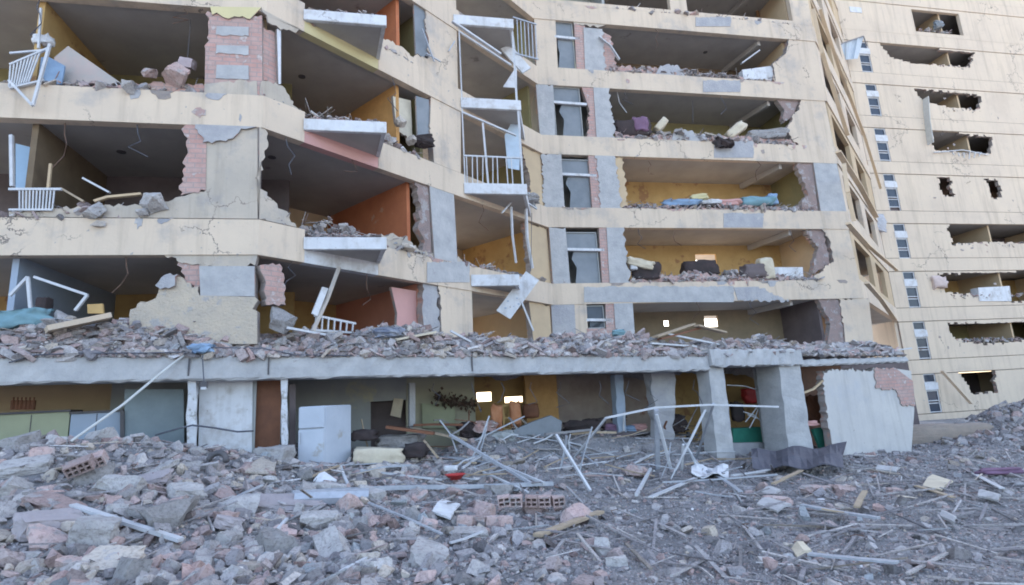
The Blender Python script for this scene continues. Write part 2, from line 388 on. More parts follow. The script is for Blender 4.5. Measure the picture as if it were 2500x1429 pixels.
# storey 3 (second from top in view)
fpoly(LW, [(507, 28, 1), (640, 38, 0), (641, 't2'), (500, 't2'), (502, 120, 1)], 'brick_pier', BRICK, BL, off=-.02)
for yy, h in ((66, 24), (112, 24), (160, 36)):
    fpoly(LW, [(530, yy), (608, yy + 2), (608, yy + h, 1), (528, yy + h - 3)], 'mortar_patch', CONCL, BL, th=.015, off=-.036, amp=.02)
fpoly(LW, [(515, 20), (640, 22), (612, 50, 1), (520, 40)], 'plaster_remnant', YELLOW, BL, th=.03, off=-.06)
fpoly(LW, [(500, 't2'), (500, 207), (560, 200, 1), (628, 200), (629, 't2')], 'broken_parapet', BEIGE2, BL, off=-.03)
fpoly(MW, [(634, 't2'), (636, 203, 1), (672, 200, 1), (700, 226, 1), (731, 't2')], 'broken_parapet', BEIGE2, BL, off=-.0)
fpoly(LW, [(22, 't2'), (22, 207, 1), (120, 212, 1), (290, 205, 1), (420, 200, 1), (499, 209), (499, 't2')], 'broken_parapet', BRICK, BL, off=.04, amp=.06)
fpoly(MW, [(676, 70), (686, 73), (686, 205), (680, 205)], 'window_jamb', WHITE, BL, th=.1)
fpoly(MW, [(648, 62, 1), (676, 75), (680, 200, 1), (645, 195)], 'brick_jamb', BRICK, BL, off=.10)
fpoly(MW, [(636, 'b3'), (742, 'b3'), (738, 78, 1), (690, 72, 1), (662, 62, 1)], 'torn_plaster', BEIGE2, BL, th=.05, off=-.04)
# storey 2
fpoly(LW, [(22, 'g1'), (22, 516, 1), (150, 508, 1), (205, 508, 1), (268, 500, 1), (400, 492, 1), (440, 480, 1), (500, 468), (505, 'b2'), (629, 'b2'), (629, 'g1')], 'wall_panel', BEIGE2, BL, off=-.005, th=.235)
fpoly(LW, [(452, 307, 1), (505, 309), (503, 465, 1), (442, 478, 1), (450, 390, 1)], 'brick_jamb', BRICK, BL, off=-.02, th=.2)
fpoly(LW, [(480, 'b2'), (628, 'b2'), (600, 318, 1), (540, 345, 1), (498, 350, 1)], 'loose_plaster', CONC, BL, th=.05, off=-.06)
fpoly(MW, [(633, 'g1'), (633, 'b2'), (648, 'b2', 1), (645, 375, 1), (630.5, 440, 1), (652, 478, 1), (690, 512, 1), (724, 'g1')], 'wall_panel', BEIGE2, BL, off=-.005, th=.235)
# storey 1
fpoly(LW, [(425, 'b1'), (488, 'b1'), (486, 718, 1), (452, 690, 1), (440, 662, 1)], 'brick_jamb', BRICK, BL, off=.03)
fpoly(LW, [(487, 650), (622, 650), (622, 724), (490, 722)], 'concrete_column', CONCL, BL, off=-.02, th=.3)
fpoly(LW, [(400, 'b1'), (629, 'b1'), (622, 648, 1), (490, 650, 1)], 'torn_plaster', BEIGE2, BL, off=-.0, th=.2)
fpoly(LW, [(318, 768, 1), (345, 737, 1), (388, 715, 1), (392, 690, 1), (440, 676, 1), (486, 700, 1), (489, 722, 0), (624, 726, 1), (629, 760), (629, 840), (318, 840)], 'crumbled_wall', mat('pale_tan_plaster', (.58, .49, .38), (.47, .41, .34), 3, .9, c3=(.40, .38, .37), s3=2.2, t3=.56, bdist=.06), BL, off=-.04, amp=.09)
fpoly(LW, [(385, 700, 1), (400, 680, 1), (440, 672, 1), (432, 700, 1)], 'broken_slab_lump', CONC, BL, off=-.12, th=.2)
fpoly(MW, [(633, 648, 1), (680, 645, 1), (692, 680, 1), (695, 745, 1), (648, 745, 1), (645, 700, 1)], 'leaning_brickwork', BRICK, BL, off=-.05, amp=.04)
# ---- middle wing
def shutter(x0, y0, x1, y1, x2, y2, x3, y3, mt, n=1):
    fpoly(MW, [(x0, y0), (x1, y1), (x2, y2, 1), (x3, y3)], 'window_shutter', mt, BL, th=.06, off=.05)
fpoly(MW, [(1052, 'b3'), (1125, 'b3'), (1125, 'g2'), (1060, 'g2'), (1056, 345, 1), (1050, 300)], 'wall_panel', BEIGE, BL)
shutter(1018, 232, 1050, 242, 1056, 345, 1022, 330, GLASSG)
fpoly(MW, [(975, 225), (1019, 236), (1023, 335, 1), (985, 310)], 'room_partition', mat('cream_wall', (.62, .56, .45)), BL, off=.3, th=.1)
fpoly(MW, [(1048, -60), (1112, -60), (1118, 't3'), (1000, 't3'), (990, 130, 1), (1046, 140, 1), (1040, 60, 1)], 'wall_panel', BEIGE, BL)
shutter(1010, -60, 1050, -60, 1052, 140, 1018, 130, GLASSG)
fpoly(MW, [(935, 't3'), (930, 92, 1), (980, 112, 1), (1000, 130), (1010, 't3')], 'broken_parapet', BEIGE, BL, off=.01)
fpoly(MW, [(1048, 'b2'), (1107, 'b2'), (1116, 't1'), (1060, 't1')], 'concrete_column', CONCL, BL, off=-.02, th=.35)
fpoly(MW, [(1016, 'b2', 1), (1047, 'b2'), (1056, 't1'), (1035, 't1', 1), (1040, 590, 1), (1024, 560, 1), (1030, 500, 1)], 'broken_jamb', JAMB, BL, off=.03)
fpoly(MW, [(935, 't1'), (932, 570, 1), (990, 575, 1), (1010, 600, 1), (1050, 618, 1), (1120, 625, 1), (1135, 't1')], 'broken_parapet', BEIGE2, BL, off=.02)
fpoly(MW, [(1070, 'b1'), (1152, 'b1'), (1156, 850), (1080, 850), (1076, 760, 1)], 'wall_panel', BEIGE, BL)
fpoly(MW, [(1036, 'b1'), (1071, 'b1', 1), (1080, 850), (1044, 850), (1034, 760, 1)], 'broken_jamb', CONC, BL, off=.05)
fpoly(MW, [(975, 695), (1036, 705), (1040, 850), (985, 850), (990, 760)], 'room_partition', PINK, BL, off=.35, th=.1)
fpoly(MW, [(1290, 'b2', 1), (1338, 'b2'), (1350, 't1'), (1305, 't1', 1), (1300, 660, 1)], 'broken_jamb', TAN, BL, off=.08)
fpoly(MW, [(1272, 'b3', 1), (1338, 'b3'), (1345, 't2'), (1302, 't2', 1), (1296, 420, 1)], 'broken_jamb', TAN, BL, off=.08)
fpoly(MW, [(1296, 'b1', 1), (1346, 'b1'), (1352, 840), (1308, 840)], 'broken_jamb', TAN, BL, off=.08)
# balconies in the re-entrant corners: triangle on the diagonal wall with a front parallel to the long wings
def balcony(k, x0, x1, xd, b0, b1, rail=None, slab_mt=CEIL):
    zf = B[k] + b0
    A_ = MW.P(MW.ux(x0, zf), 0); pa = Plane((A_.x, A_.y), A1); Bp = pa.P(pa.ux(x1, zf), 0); D = MW.P(MW.ux(xd, zf), 0)
    e = empty('balcony', (A_.x, A_.y, zf), None); e.parent = BL; e.location = Vector((A_.x, A_.y, zf)) - BL.location
    poly = [Vector(A_[:2]), Vector(Bp[:2]), Vector(D[:2])]
    MB().prism(poly, zf + .03, zf + .2).build('balcony_slab', slab_mt, e)
    L_ = (Bp - A_).length
    q = MB(); n = pa.n
    q.prism([A_ - n * .08, Bp - n * .08 + pa.u * .08, Bp + n * .04 + pa.u * .08, A_ + n * .04], zf, B[k] + b1); q.build('balcony_fascia', WHITE, e, bevel=.012)
    q = MB(); d2 = (D - Bp).normalized(); n2 = Vector((-d2.y, d2.x, 0)) * .05
    q.prism([Bp + n * .05 - n2, D - n2, D + n2, Bp + n * .05 + n2], zf + .01, B[k] + b1 - .02); q.build('balcony_side', WHITE, e)
    if rail:
        q = MB(); h = rail
        zt = B[k] + b1
        q.beam(pa.P(.03, zt + h, -.02), pa.P(L_, zt + h - .02, -.02), .05, .05)
        for i in range(12):
            if i in (7, 10): continue
            u = .12 + i * L_ / 12; q.beam(pa.P(u, zt, -.02), pa.P(u + rnd.uniform(-.02, .05), zt + h, -.02), .03, .03)
        q.build('railing', WHITEM, e)
    return e, pa, L_
for k in (1, 2, 3): balcony(k, 742, 936, 922, .30, .60)
for k, rl in ((1, None), (2, .95), (3, None), (4, None)): 
    x0, x1 = {1: (1150, 1262), 2: (1133, 1281), 3: (1125, 1266), 4: (1107, 1248)}[k]
    e, pa, L_ = balcony(k, x0, x1, x1 + 12, .14, .50, rl)
    if k in (2, 3):
        q = MB(); zt = B[k] + .5; up = B[k + 1] + .14
        q.beam(pa.P(L_ - .04, zt, 0), pa.P(L_ - .04, up, 0), .07, .07); q.beam(pa.P(.05, zt, 0), pa.P(.05, up, 0), .04, .04)
        if k == 2: q.beam(pa.P(L_ * .40, zt, 0), pa.P(L_ * .36, up - .5, 0), .06, .06)
        q.beam(pa.P(.05, up - .15, 0), pa.P(L_ * .92, up - (.9 if k == 2 else 1.3), 0), .08, .05)
        q.build('balcony_post', WHITEM, e)
# ---- right wing : piers, stair windows, jambs
def win(pl, x0, y0, x1, y1, yt, name='stair_window', gl=GLASSG, open_left=0):
    u0 = pl.uz((x0 + x0) / 2, (y0 + y1) / 2)[0]; u1 = pl.uz(x1, (y0 + y1) / 2)[0]; za = pl.uz((x0 + x1) / 2, y1)[1]; zb = pl.uz((x0 + x1) / 2, y0)[1]; zt = pl.uz((x0 + x1) / 2, yt)[1] if yt else None
    e = empty(name, pl.P(u0, za), None); w = pl.P(u0, za); e.parent = BL; e.location = w - BL.location
    q = MB(); d = .10
    for a, b in (((u0, za), (u0, zb)), ((u1, za), (u1, zb))): q.beam(pl.P(*a, d), pl.P(*b, d), .035, .04)
    for z in (za, zb): q.beam(pl.P(u0, z, d), pl.P(u1, z, d), .03, .04)
    q.build('frame', GREYW, e)
    if zt: MB().beam(pl.P(u0 - .04, zt, d - .05), pl.P(u1 + .25, zt - .03, d - .05), .10, .10).build('transom', WHITE, e)
    q = MB(); uo = u0 + (u1 - u0) * open_left; z2 = zt or zb
    q.add([pl.P(uo + .05, za, d + .03), pl.P(u1, za, d + .03), pl.P(u1, z2, d + .03), pl.P(uo + .12, z2, d + .03), pl.P(uo + .1 - .12 * (open_left > 0), z2 - .35, d + .03), pl.P(uo + .16, z2 - .7, d + .03)], [(0, 1, 2, 3, 4, 5)])
    if zt: MB().add([pl.P(u0, z2, d + .03), pl.P(u1, z2, d + .03), pl.P(u1, zb, d + .03), pl.P(u0, zb, d + .03)], [(0, 1, 2, 3)]).build('upper_pane', gl, e)
    q.build('pane', gl, e)
# storey 5
fpoly(RW, [(1304, 'b5'), (1356, 'b5'), (1362, 't4'), (1310, 't4')], 'wall_panel', BEIGE, BL)
win(RW, 1358, 52, 1402, 166, 90)
fpoly(RW, [(1402, 60, 1), (1428, 62), (1432, 't4'), (1408, 't4')], 'brick_pier', BRICK, BL)
fpoly(RW, [(1424, 68), (1470, 72, 1), (1478, 't4'), (1428, 't4')], 'concrete_column', CONCL, BL, off=-.03, th=.3)
fpoly(RW, [(1400, 'b5'), (1480, 'b5'), (1462, 66, 1), (1402, 60)], 'torn_plaster', BEIGE2, BL)
fpoly(RW, [(1470, 75), (1490, 85, 1), (1500, 130, 1), (1506, 160, 1), (1535, 158, 1), (1560, 170, 1), (1640, 160, 1), (1668, 't4'), (1476, 't4')], 'broken_brickwork', BRICK, BL, off=.04, amp=.07)
fpoly(RW, [(1600, 't4'), (1612, 160, 1), (1655, 160), (1672, 't4')], 'parapet_remnant', CONC, BL, off=-.02, th=.12)
fpoly(RW, [(1925, 'b5', 1), (1918, 130, 1), (1885, 155, 1), (1893, 't4'), (2009, 't4'), (1990, 'b5')], 'wall_panel', BEIGE, BL)
# storey 4
fpoly(RW, [(1308, 'b4', 1), (1350, 'b4'), (1356, 't3'), (1318, 't3')], 'concrete_column', CONCL, BL, off=-.02, th=.3)
win(RW, 1356, 212, 1420, 334, 250, open_left=.2)
fpoly(RW, [(1420, 'b4'), (1452, 'b4'), (1460, 't3'), (1432, 't3', 1), (1440, 270)], 'brick_pier', BRICK, BL)
fpoly(RW, [(1448, 'b4'), (1488, 'b4', 1), (1500, 't3'), (1456, 't3')], 'concrete_column', CONCL, BL, off=-.03, th=.3)
fpoly(RW, [(1640, 't3'), (1645, 322, 1), (1690, 318, 1), (1710, 't3')], 'parapet_remnant', CONCL, BL, off=-.0, th=.12)
fpoly(RW, [(1500, 't3'), (1506, 328, 1), (1640, 330, 1), (1700, 335, 1), (1800, 330, 1), (1940, 340, 1), (1945, 't3')], 'broken_brickwork', BRICKF, BL, off=.05, amp=.05)
fpoly(RW, [(1955, 'b4', 1), (1948, 270, 1), (1920, 310, 1), (1935, 342, 1), (1950, 't3'), (2037, 't3'), (2014, 'b4')], 'wall_panel', BEIGE, BL)
fpoly(RW, [(1900, 'b4'), (1955, 'b4', 1), (1940, 280, 1), (1918, 295, 1), (1915, 260)], 'broken_jamb', JAMB, BL, off=.10)
# storey 3
fpoly(RW, [(1322, 'b3', 1), (1370, 'b3'), (1378, 't2'), (1326, 't2', 1)], 'concrete_column', CONCL, BL, off=-.02, th=.3)
win(RW, 1370, 388, 1444, 512, 425, open_left=.2)
fpoly(RW, [(1436, 'b3'), (1456, 'b3'), (1470, 't2'), (1446, 't2')], 'brick_pier', BRICK, BL)
fpoly(RW, [(1452, 'b3'), (1500, 'b3', 1), (1518, 't2', 0), (1466, 't2', 1)], 'concrete_column', CONCL, BL, off=-.03, th=.3)
fpoly(RW, [(1502, 'b3', 1), (1522, 'b3', 1), (1535, 't2'), (1516, 't2')], 'broken_jamb', TAN, BL, off=.05)
fpoly(RW, [(1516, 't2'), (1520, 505, 1), (1700, 508, 1), (1860, 505, 1), (1990, 508, 1), (1990, 't2')], 'broken_brickwork', BRICKF, BL, off=.05, amp=.05)
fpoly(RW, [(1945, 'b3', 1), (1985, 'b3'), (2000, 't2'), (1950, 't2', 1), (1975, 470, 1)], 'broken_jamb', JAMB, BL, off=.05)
fpoly(RW, [(1985, 'b3'), (2042, 'b3'), (2066, 't2'), (2003, 't2')], 'concrete_column', CONCL, BL, off=-.02, th=.3)
# storey 2
fpoly(RW, [(1340, 'b2', 1), (1380, 'b2'), (1392, 't1'), (1350, 't1')], 'concrete_column', CONCL, BL, off=-.02, th=.3)
win(RW, 1388, 566, 1462, 696, 608, open_left=.15)
fpoly(RW, [(1462, 'b2'), (1485, 'b2'), (1492, 't1'), (1470, 't1')], 'brick_pier', BRICK, BL)
fpoly(RW, [(1480, 'b2'), (1522, 'b2', 1), (1538, 't1'), (1488, 't1')], 'concrete_column', CONCL, BL, off=-.03, th=.3)
fpoly(RW, [(1535, 't1'), (1545, 678, 1), (1700, 668, 1), (1860, 680, 1), (1990, 675, 1), (2010, 't1')], 'broken_brickwork', BRICKF, BL, off=.05, amp=.08)
fpoly(RW, [(2006, 'b2', 1), (2028, 590, 1), (2036, 635, 1), (2000, 668, 1), (1975, 't1'), (2098, 't1'), (2072, 'b2')], 'wall_panel', BEIGE, BL)
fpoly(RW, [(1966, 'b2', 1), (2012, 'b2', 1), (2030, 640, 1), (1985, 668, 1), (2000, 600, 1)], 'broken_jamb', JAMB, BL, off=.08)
# storey 1
fpoly(RW, [(1345, 'b1'), (1402, 'b1'), (1408, 860), (1352, 860)], 'concrete_column', CONC, BL, off=-.02, th=.3)
fpoly(RW, [(1402, 'b1'), (1432, 'b1'), (1438, 860), (1408, 860)], 'wall_panel', BEIGE, BL)
fpoly(RW, [(1478, 'b1'), (1500, 'b1', 1), (1506, 860), (1482, 860)], 'brick_pier', BRICK, BL)
fpoly(RW, [(1432, 802), (1480, 802), (1484, 860), (1436, 860)], 'brick_spandrel', BRICK, BL)
fpoly(RW, [(1498, 'b1'), (1544, 'b1'), (1552, 860), (1506, 860)], 'concrete_column', CONCL, BL, off=-.03, th=.3)
win(RW, 1434, 746, 1476, 800, 780, 'bathroom_window', GLASS)
fpoly(RW, [(2000, 'b1', 1), (2052, 'b1', 1), (2066, 860), (2020, 860), (2030, 790, 1)], 'broken_jamb', JAMB, BL, off=.05)
fpoly(RW, [(2048, 'b1', 1), (2121, 'b1'), (2136, 860), (2066, 860), (2060, 790, 1)], 'wall_panel', BEIGE, BL)
# ---- return wing towards the tower
uK = (C4 - C3).length
for k in range(1, TOP):
    vwall(KW, 0.05, uK, B[k] + BH + .03, B[k + 1] - .03, .02, .2, 'wall_panel', TAN if k % 2 else BEIGE, BL, holes=[(.9, uK * .42, B[k] + BH + .35, B[k + 1] - .25), (uK * .55, uK * .8, B[k] + 1.1, B[k + 1] - .3)])
# ---- interior rooms
def nrm(pl, u, d): return Vector(pl.P(u, 0, d)[:2])
for k in range(1, TOP):                          # k = the slab over the storey
    z0, z1 = B[k - 1] + .31 if k > 1 else 3.95, B[k] + .05
    # left wing: back wall, party walls
    dL = 3.1 if k != 1 else 4.2
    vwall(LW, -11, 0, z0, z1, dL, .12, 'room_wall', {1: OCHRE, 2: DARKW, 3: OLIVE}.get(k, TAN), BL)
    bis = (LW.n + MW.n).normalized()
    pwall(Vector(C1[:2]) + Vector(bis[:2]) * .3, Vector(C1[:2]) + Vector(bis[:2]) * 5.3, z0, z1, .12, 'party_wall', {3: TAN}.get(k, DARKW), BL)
    ul = LW.ux({1: 20, 2: 70, 3: 88}.get(k, 60), z1)
    pwall(nrm(LW, ul, .25), nrm(LW, ul, dL), z0, z1, .12, 'party_wall', {1: BLUEG, 2: MATS['brown_wall'] if 'brown_wall' in MATS else OLIVE, 3: OCHRE}.get(k, TAN), BL)
    # middle wing
    ur = MW.ux({1: 1040, 2: 1012, 3: 985, 4: 985}.get(k, 985), z1)
    pwall(nrm(MW, ur, .3), nrm(MW, ur, 4.4), z0, z1, .12, 'party_wall', {1: SALMON, 2: ORANGE, 3: mat('apricot_wall', (.62, .34, .13)), 4: ORANGE}.get(k, TAN), BL)
    vwall(MW, 1.2, UM, z0, z1, 4.4, .12, 'room_wall', {1: OCHRE, 2: TAN, 3: TAN}.get(k, OLIVE), BL,
          holes=[(ur + .8, UM - 2.0, z0 + .2, z1 - .45)])
    pwall(nrm(MW, ur + .9, .3), nrm(MW, ur + .9, 4.4), z0, z1, .12, 'party_wall', {1: OLIVE, 2: OCHRE, 3: OLIVE}.get(k, OLIVE), BL)
    pwall(nrm(MW, UM - .1, .4), nrm(MW, UM - .1, 4.4), z0, z1, .12, 'party_wall', {1: TAN, 2: OCHRE, 3: OLIVE}.get(k, OLIVE), BL)
    # right wing
    us = [RW.ux(x_, z1) for x_ in {1: (1440, 1545, 1990), 2: (1432, 1530, 1985), 3: (1412, 1510, 1960), 4: (1390, 1490, 1930), 5: (1375, 1475, 1905)}.get(k, (1375, 1475, 1905))]
    pwall(nrm(RW, us[1] - .1, .3), nrm(RW, us[1] - .1, 5), z0, z1, .12, 'party_wall', GREYW if k > 3 else TAN, BL)
    pwall(nrm(RW, us[2] + .35, .3), nrm(RW, us[2] + .35, 5), z0, z1, .12, 'party_wall', {1: DARKW, 2: TAN, 3: OLIVE, 4: OLIVE}.get(k, TAN), BL)
    pwall(nrm(RW, .15, .4), nrm(RW, .15, 5), z0, z1, .12, 'party_wall', GREYW, BL)
    vwall(RW, .15, us[1] - .1, z0, z1, 1.6, .12, 'stair_wall', mat('stair_wall_paint', (.45, .47, .46)), BL)
    w = {2: [(1700, 620, 1748, 646)], 1: [(1722, 770, 1752, 798), (1622, 782, 1634, 796)]}.get(k, [])
    pb_ = Plane(RW.P(0, 0)[:2], A1, 2.6); hs = []
    for (xa, ya, xb, yb) in w:
        ua, za = pb_.uz(xa, yb); ub_, zb = pb_.uz(xb, ya); hs.append((ua, ub_, za, zb))
    span = us[2] - us[1]
    if k in (2, 3): hs += [(us[1] + span * .12, us[1] + span * .3, z0 + .1, z0 + .95), (us[1] + span * .42, us[1] + span * .78, z0 + .1, z0 + .95), (us[2] - 1.1, us[2] - .2, z0 + .1, z0 + 1.2)]  # low openings out of sight, added to let sun onto the floor
    vwall(RW, us[1] - .1, us[2] + .35, z0, z1, 2.6, .12, 'room_wall', {1: mat('dark_brown_wall', (.27, .21, .14), (.2, .16, .11), 1.3, .3), 2: OCHRE, 3: OCHRE, 4: OLIVE}.get(k, mat('brown_wall', (.2, .15, .1))), BL, holes=hs)  # back wall of the lowest storey has a dark brown colour
    vwall(RW, us[2] + .35, u3, z0, z1, 2.6, .12, 'room_wall', TAN, BL)
    if k > 3: vwall(RW, 0, u3, z0, z1, 5.0, .1, 'rear_wall', TAN, BL)
    vwall(KW, .3, uK, z0, z1, 2.2, .12, 'room_wall', mat('rust_wall', (.26, .15, .08)), BL)
    # beam dropping below each right wing ceiling
    MB().beam(RW.P(us[2] - .9, z1 - .12, .3), RW.P(us[2] - 1.3, z1 - .12, 2.6), .16, .22).build('ceiling_beam', CEIL, BL)
# unseen roof, added to stop light leaking in at the top
MB().prism(inner + back[::-1], B[TOP] + .4, B[TOP] + .9).build('added_roof_slab', CONC, BL)

# ================================================================== PODIUM (shop floor) part of the building
uP = lambda x, z=3.4: PW.ux(x, z)
def zb_(u): return 3.42 - .0145 * u
u_e = uP(1731); u_end = uP(2232, 2.0)
mb = MB()
def podbeam(ua, ub, zlo, zhi, d0, d1, n=60, amp=.02, taper=0):
    vs = []; fs = []; q = MB()
    for i in range(n + 1):
        u = ua + (ub - ua) * i / n; j = lambda: rnd.uniform(-amp, amp)
        vs += [PW.P(u, zlo(u) + j(), d0 + j()), PW.P(u, zlo(u) + .04 + j() * .5, d0 - .03 + j()), PW.P(u, (zlo(u) + zhi(u)) / 2, d0 - .02 + j() * .6), PW.P(u, zhi(u) - .03 + j(), d0 + j()), PW.P(u, zhi(u) + j(), d0 + .05), PW.P(u, zhi(u), d1), PW.P(u, zlo(u), d1)]
    for i in range(n):
        for k in range(7): fs.append((i * 7 + k, (i + 1) * 7 + k, (i + 1) * 7 + (k + 1) % 7, i * 7 + (k + 1) % 7))
    fs += [tuple(range(7)), tuple(n * 7 + k for k in range(7))[::-1]]
    return q.add(vs, fs)
podbeam(-9, u_e - .02, lambda u: zb_(u), lambda u: zb_(u) + .50 - .004 * u, 0, .45, 160).build('canopy_beam', CONCL, BL)
podbeam(u_e, uP(1951), lambda u: zb_(u) + .10, lambda u: zb_(u) + .60, -.1, .5, 30, .03).build('canopy_beam', CONCL, BL)
podbeam(uP(1951) + .02, u_end, lambda u: 3.22, lambda u: 3.42, -.02, .5, 40, .02).build('canopy_beam', CONCL, BL)
# slab of the terrace
pf = [Vector(PW.P(-9, 0, .40)[:2]), Vector(PW.P(u_end, 0, .40)[:2]), Vector(RW.P(u3, 0, .5)[:2]), Vector(RW.P(0, 0, .5)[:2]), Vector(MW.P(0, 0, .5)[:2]) + Vector((.3, .3)), Vector(LW.P(-11, 0, .5)[:2])]
for zc0, zc1, nm, mt in ((3.62, 3.80, 'terrace_slab', CONC),):
    MB().prism(pf, zc0, zc1).build(nm, mt, BL)
big = [Vector(PW.P(-9, 0, 4.2)[:2]), Vector(PW.P(u_end, 0, 4.2)[:2]), Vector(RW.P(u3, 0, 5)[:2]), Vector(RW.P(0, 0, 5)[:2]), Vector(LW.P(2, 0, 6)[:2]), Vector(LW.P(-11, 0, 6)[:2])]
MB().prism(big, 3.60, 3.79).build('first_floor_slab', CONC, BL)
for ux_ in (460, 655, 1152):
    u = uP(ux_); MB().box(PW.P(u, zb_(u) + .26, -.035), .03, .03, .34, ap).build('beam_joint', DARKM, BL)
# columns of the canopy
def column(x0, x1, name, mt, lean=0., d=0., th=.4, lab=None, top=None, xb0=None, xb1=None, rag_=1):
    z1 = zb_(uP(x0)) + (top or .02)
    u0, u1 = uP(x0), uP(x1); v0 = PW.ux(xb0 or x0, 1.2); v1 = PW.ux(xb1 or x1, 1.2)
    n = 16; vs = []; fs = []
    for i in range(n + 1):
        t = i / n; z = z1 + (-.3 - z1) * t; a = u0 + (v0 - u0) * t; b = u1 + (v1 - u1) * t; j = lambda: rnd.uniform(-.018, .018) * rag_
        vs += [PW.P(a + j(), z, d + j()), PW.P(b + j(), z, d + j()), PW.P(b + j(), z, d + th), PW.P(a + j(), z, d + th)]
    for i in range(n):
        for k in range(4): fs.append((i * 4 + k, (i + 1) * 4 + k, (i + 1) * 4 + (k + 1) % 4, i * 4 + (k + 1) % 4))
    fs += [(0, 1, 2, 3)]
    o = MB().add(vs, fs).build(name, mt, BL)
    if lab: o['label'] = lab
column(1731, 1768, 'canopy_column', CONCL, d=.05, th=.5, xb0=1748, xb1=1792, top=.12)
column(1900, 1950, 'canopy_column', CONCL, d=.0, th=.9, xb0=1918, xb1=1980, top=.12)
column(1578, 1600, 'canopy_column', BLUEG, d=1.6, th=.25, xb0=1590, xb1=1612)
column(1640, 1700, 'wall_stub', CONC, d=1.0, th=.3, xb0=1665, xb1=1690, rag_=3)
column(455, 478, 'canopy_column', mat('peeling_white', (.62, .64, .68), (.5, .5, .5), 9, .6, c3=(.33, .32, .30), s3=9, t3=.55), d=.12, th=.22, xb0=457, xb1=480)
column(480, 614, 'shop_wall', WHITE, d=.45, th=.2, xb0=480, xb1=616, rag_=.2)
column(686, 702, 'canopy_column', MATS['peeling_white'], d=.10, th=.16, xb0=692, xb1=708)
fpoly(PW, [(2012, 905, 1), (2180, 898), (2228, 905), (2236, 1000), (2225, 1160), (2045, 1160), (2030, 1050, 1), (2018, 980, 1)], 'shop_wall', mat('cream_render', (.55, .53, .50), (.48, .465, .45), 1.2, .4, c3=(.45, .45, .46), s3=1, t3=.6, streak=True), BL, th=.25, off=.05)
fpoly(PW, [(2135, 902, 1), (2190, 900), (2230, 930), (2236, 990, 1), (2205, 990, 1), (2188, 950, 1), (2140, 948, 1)], 'exposed_brick', BRICK, BL, th=.03, off=.015)
# back walls of the shop floor
zc = 3.6
def pw(x0, x1, d, mt, z0=-.3, z1=zc, name='shop_back_wall', holes=()):
    return vwall(Plane(PW.P(0, 0)[:2], ap), Plane(PW.P(0, 0, d)[:2], ap).ux(x0, 2.6), Plane(PW.P(0, 0, d)[:2], ap).ux(x1, 2.6), z0, z1, d, .1, name, mt, BL, holes=holes)
pw(-250, 265, 2.8, TAN); pw(265, 470, 2.2, GREYW)
pw(470, 905, 3.0, GREYW); pw(905, 992, 3.4, DARKW); pw(992, 1160, 3.0, mat('khaki_wall', (.40, .38, .28), (.34, .33, .26), 1.2, .2))
pw(905, 995, 3.0, GREYW, 2.85, zc, 'window_lintel')
pw(1360, 1640, 3.6, mat('stained_wall', (.38, .32, .27), (.28, .22, .2), 1.6, .3, c3=(.22, .12, .09), s3=1.5, t3=.6))
p4 = Plane(PW.P(0, 0, 4)[:2], ap)
pw(1160, 1360, 4.0, OCHRE, holes=[(p4.ux(1164, 2.8), p4.ux(1202, 2.8), 2.70, 2.98), (p4.ux(1232, 2.8), p4.ux(1278, 2.8), 2.62, 2.80), (p4.ux(1240, 2.8), p4.ux(1262, 2.8), 1.6, 2.3)])
p52 = Plane(PW.P(0, 0, 5.2)[:2], ap); pw(-250, 2225, 5.2, DARKW, z1=3.6, name='added_rear_wall', holes=[(p52.ux(1150, 2.9), p52.ux(1300, 2.9), 1.4, 3.45)])  # added dark wall that blocks bright slits; the hole lets window light through
pw(1285, 1362, 3.2, WOODW, name='wood_panelling')
pw(1640, 1850, 4.4, OCHRE); pw(1850, 1910, 1.2, CONCL, name='shop_back_wall'); pw(1900, 2060, 3.0, WOODD)
pwall(PW.P(uP(618), 0, .5)[:2], PW.P(uP(618), 0, 3)[:2], -.3, zc, .1, 'shop_partition', GREYW, BL)
pwall(PW.P(uP(470), 0, .5)[:2], PW.P(uP(470), 0, 3)[:2], -.3, zc, .1, 'shop_partition', GREYW, BL)
MB().prism([Vector(PW.P(-9, 0, -.1)[:2]), Vector(PW.P(u_end, 0, -.1)[:2]), Vector(PW.P(u_end, 0, 6)[:2]), Vector(PW.P(-9, 0, 6)[:2])], -.4, .1).build('shop_floor', CONC, BL)
dk = MB(); dp = Plane(PW.P(0, 0, .6)[:2], ap)
dk.box(dp.P(dp.ux(653, 2.6), 2.2, .1), 1.0 * (dp.ux(686, 2.6) - dp.ux(621, 2.6)), .06, 2.9, ap); door = dk.build('shop_door', WOODD, BL)

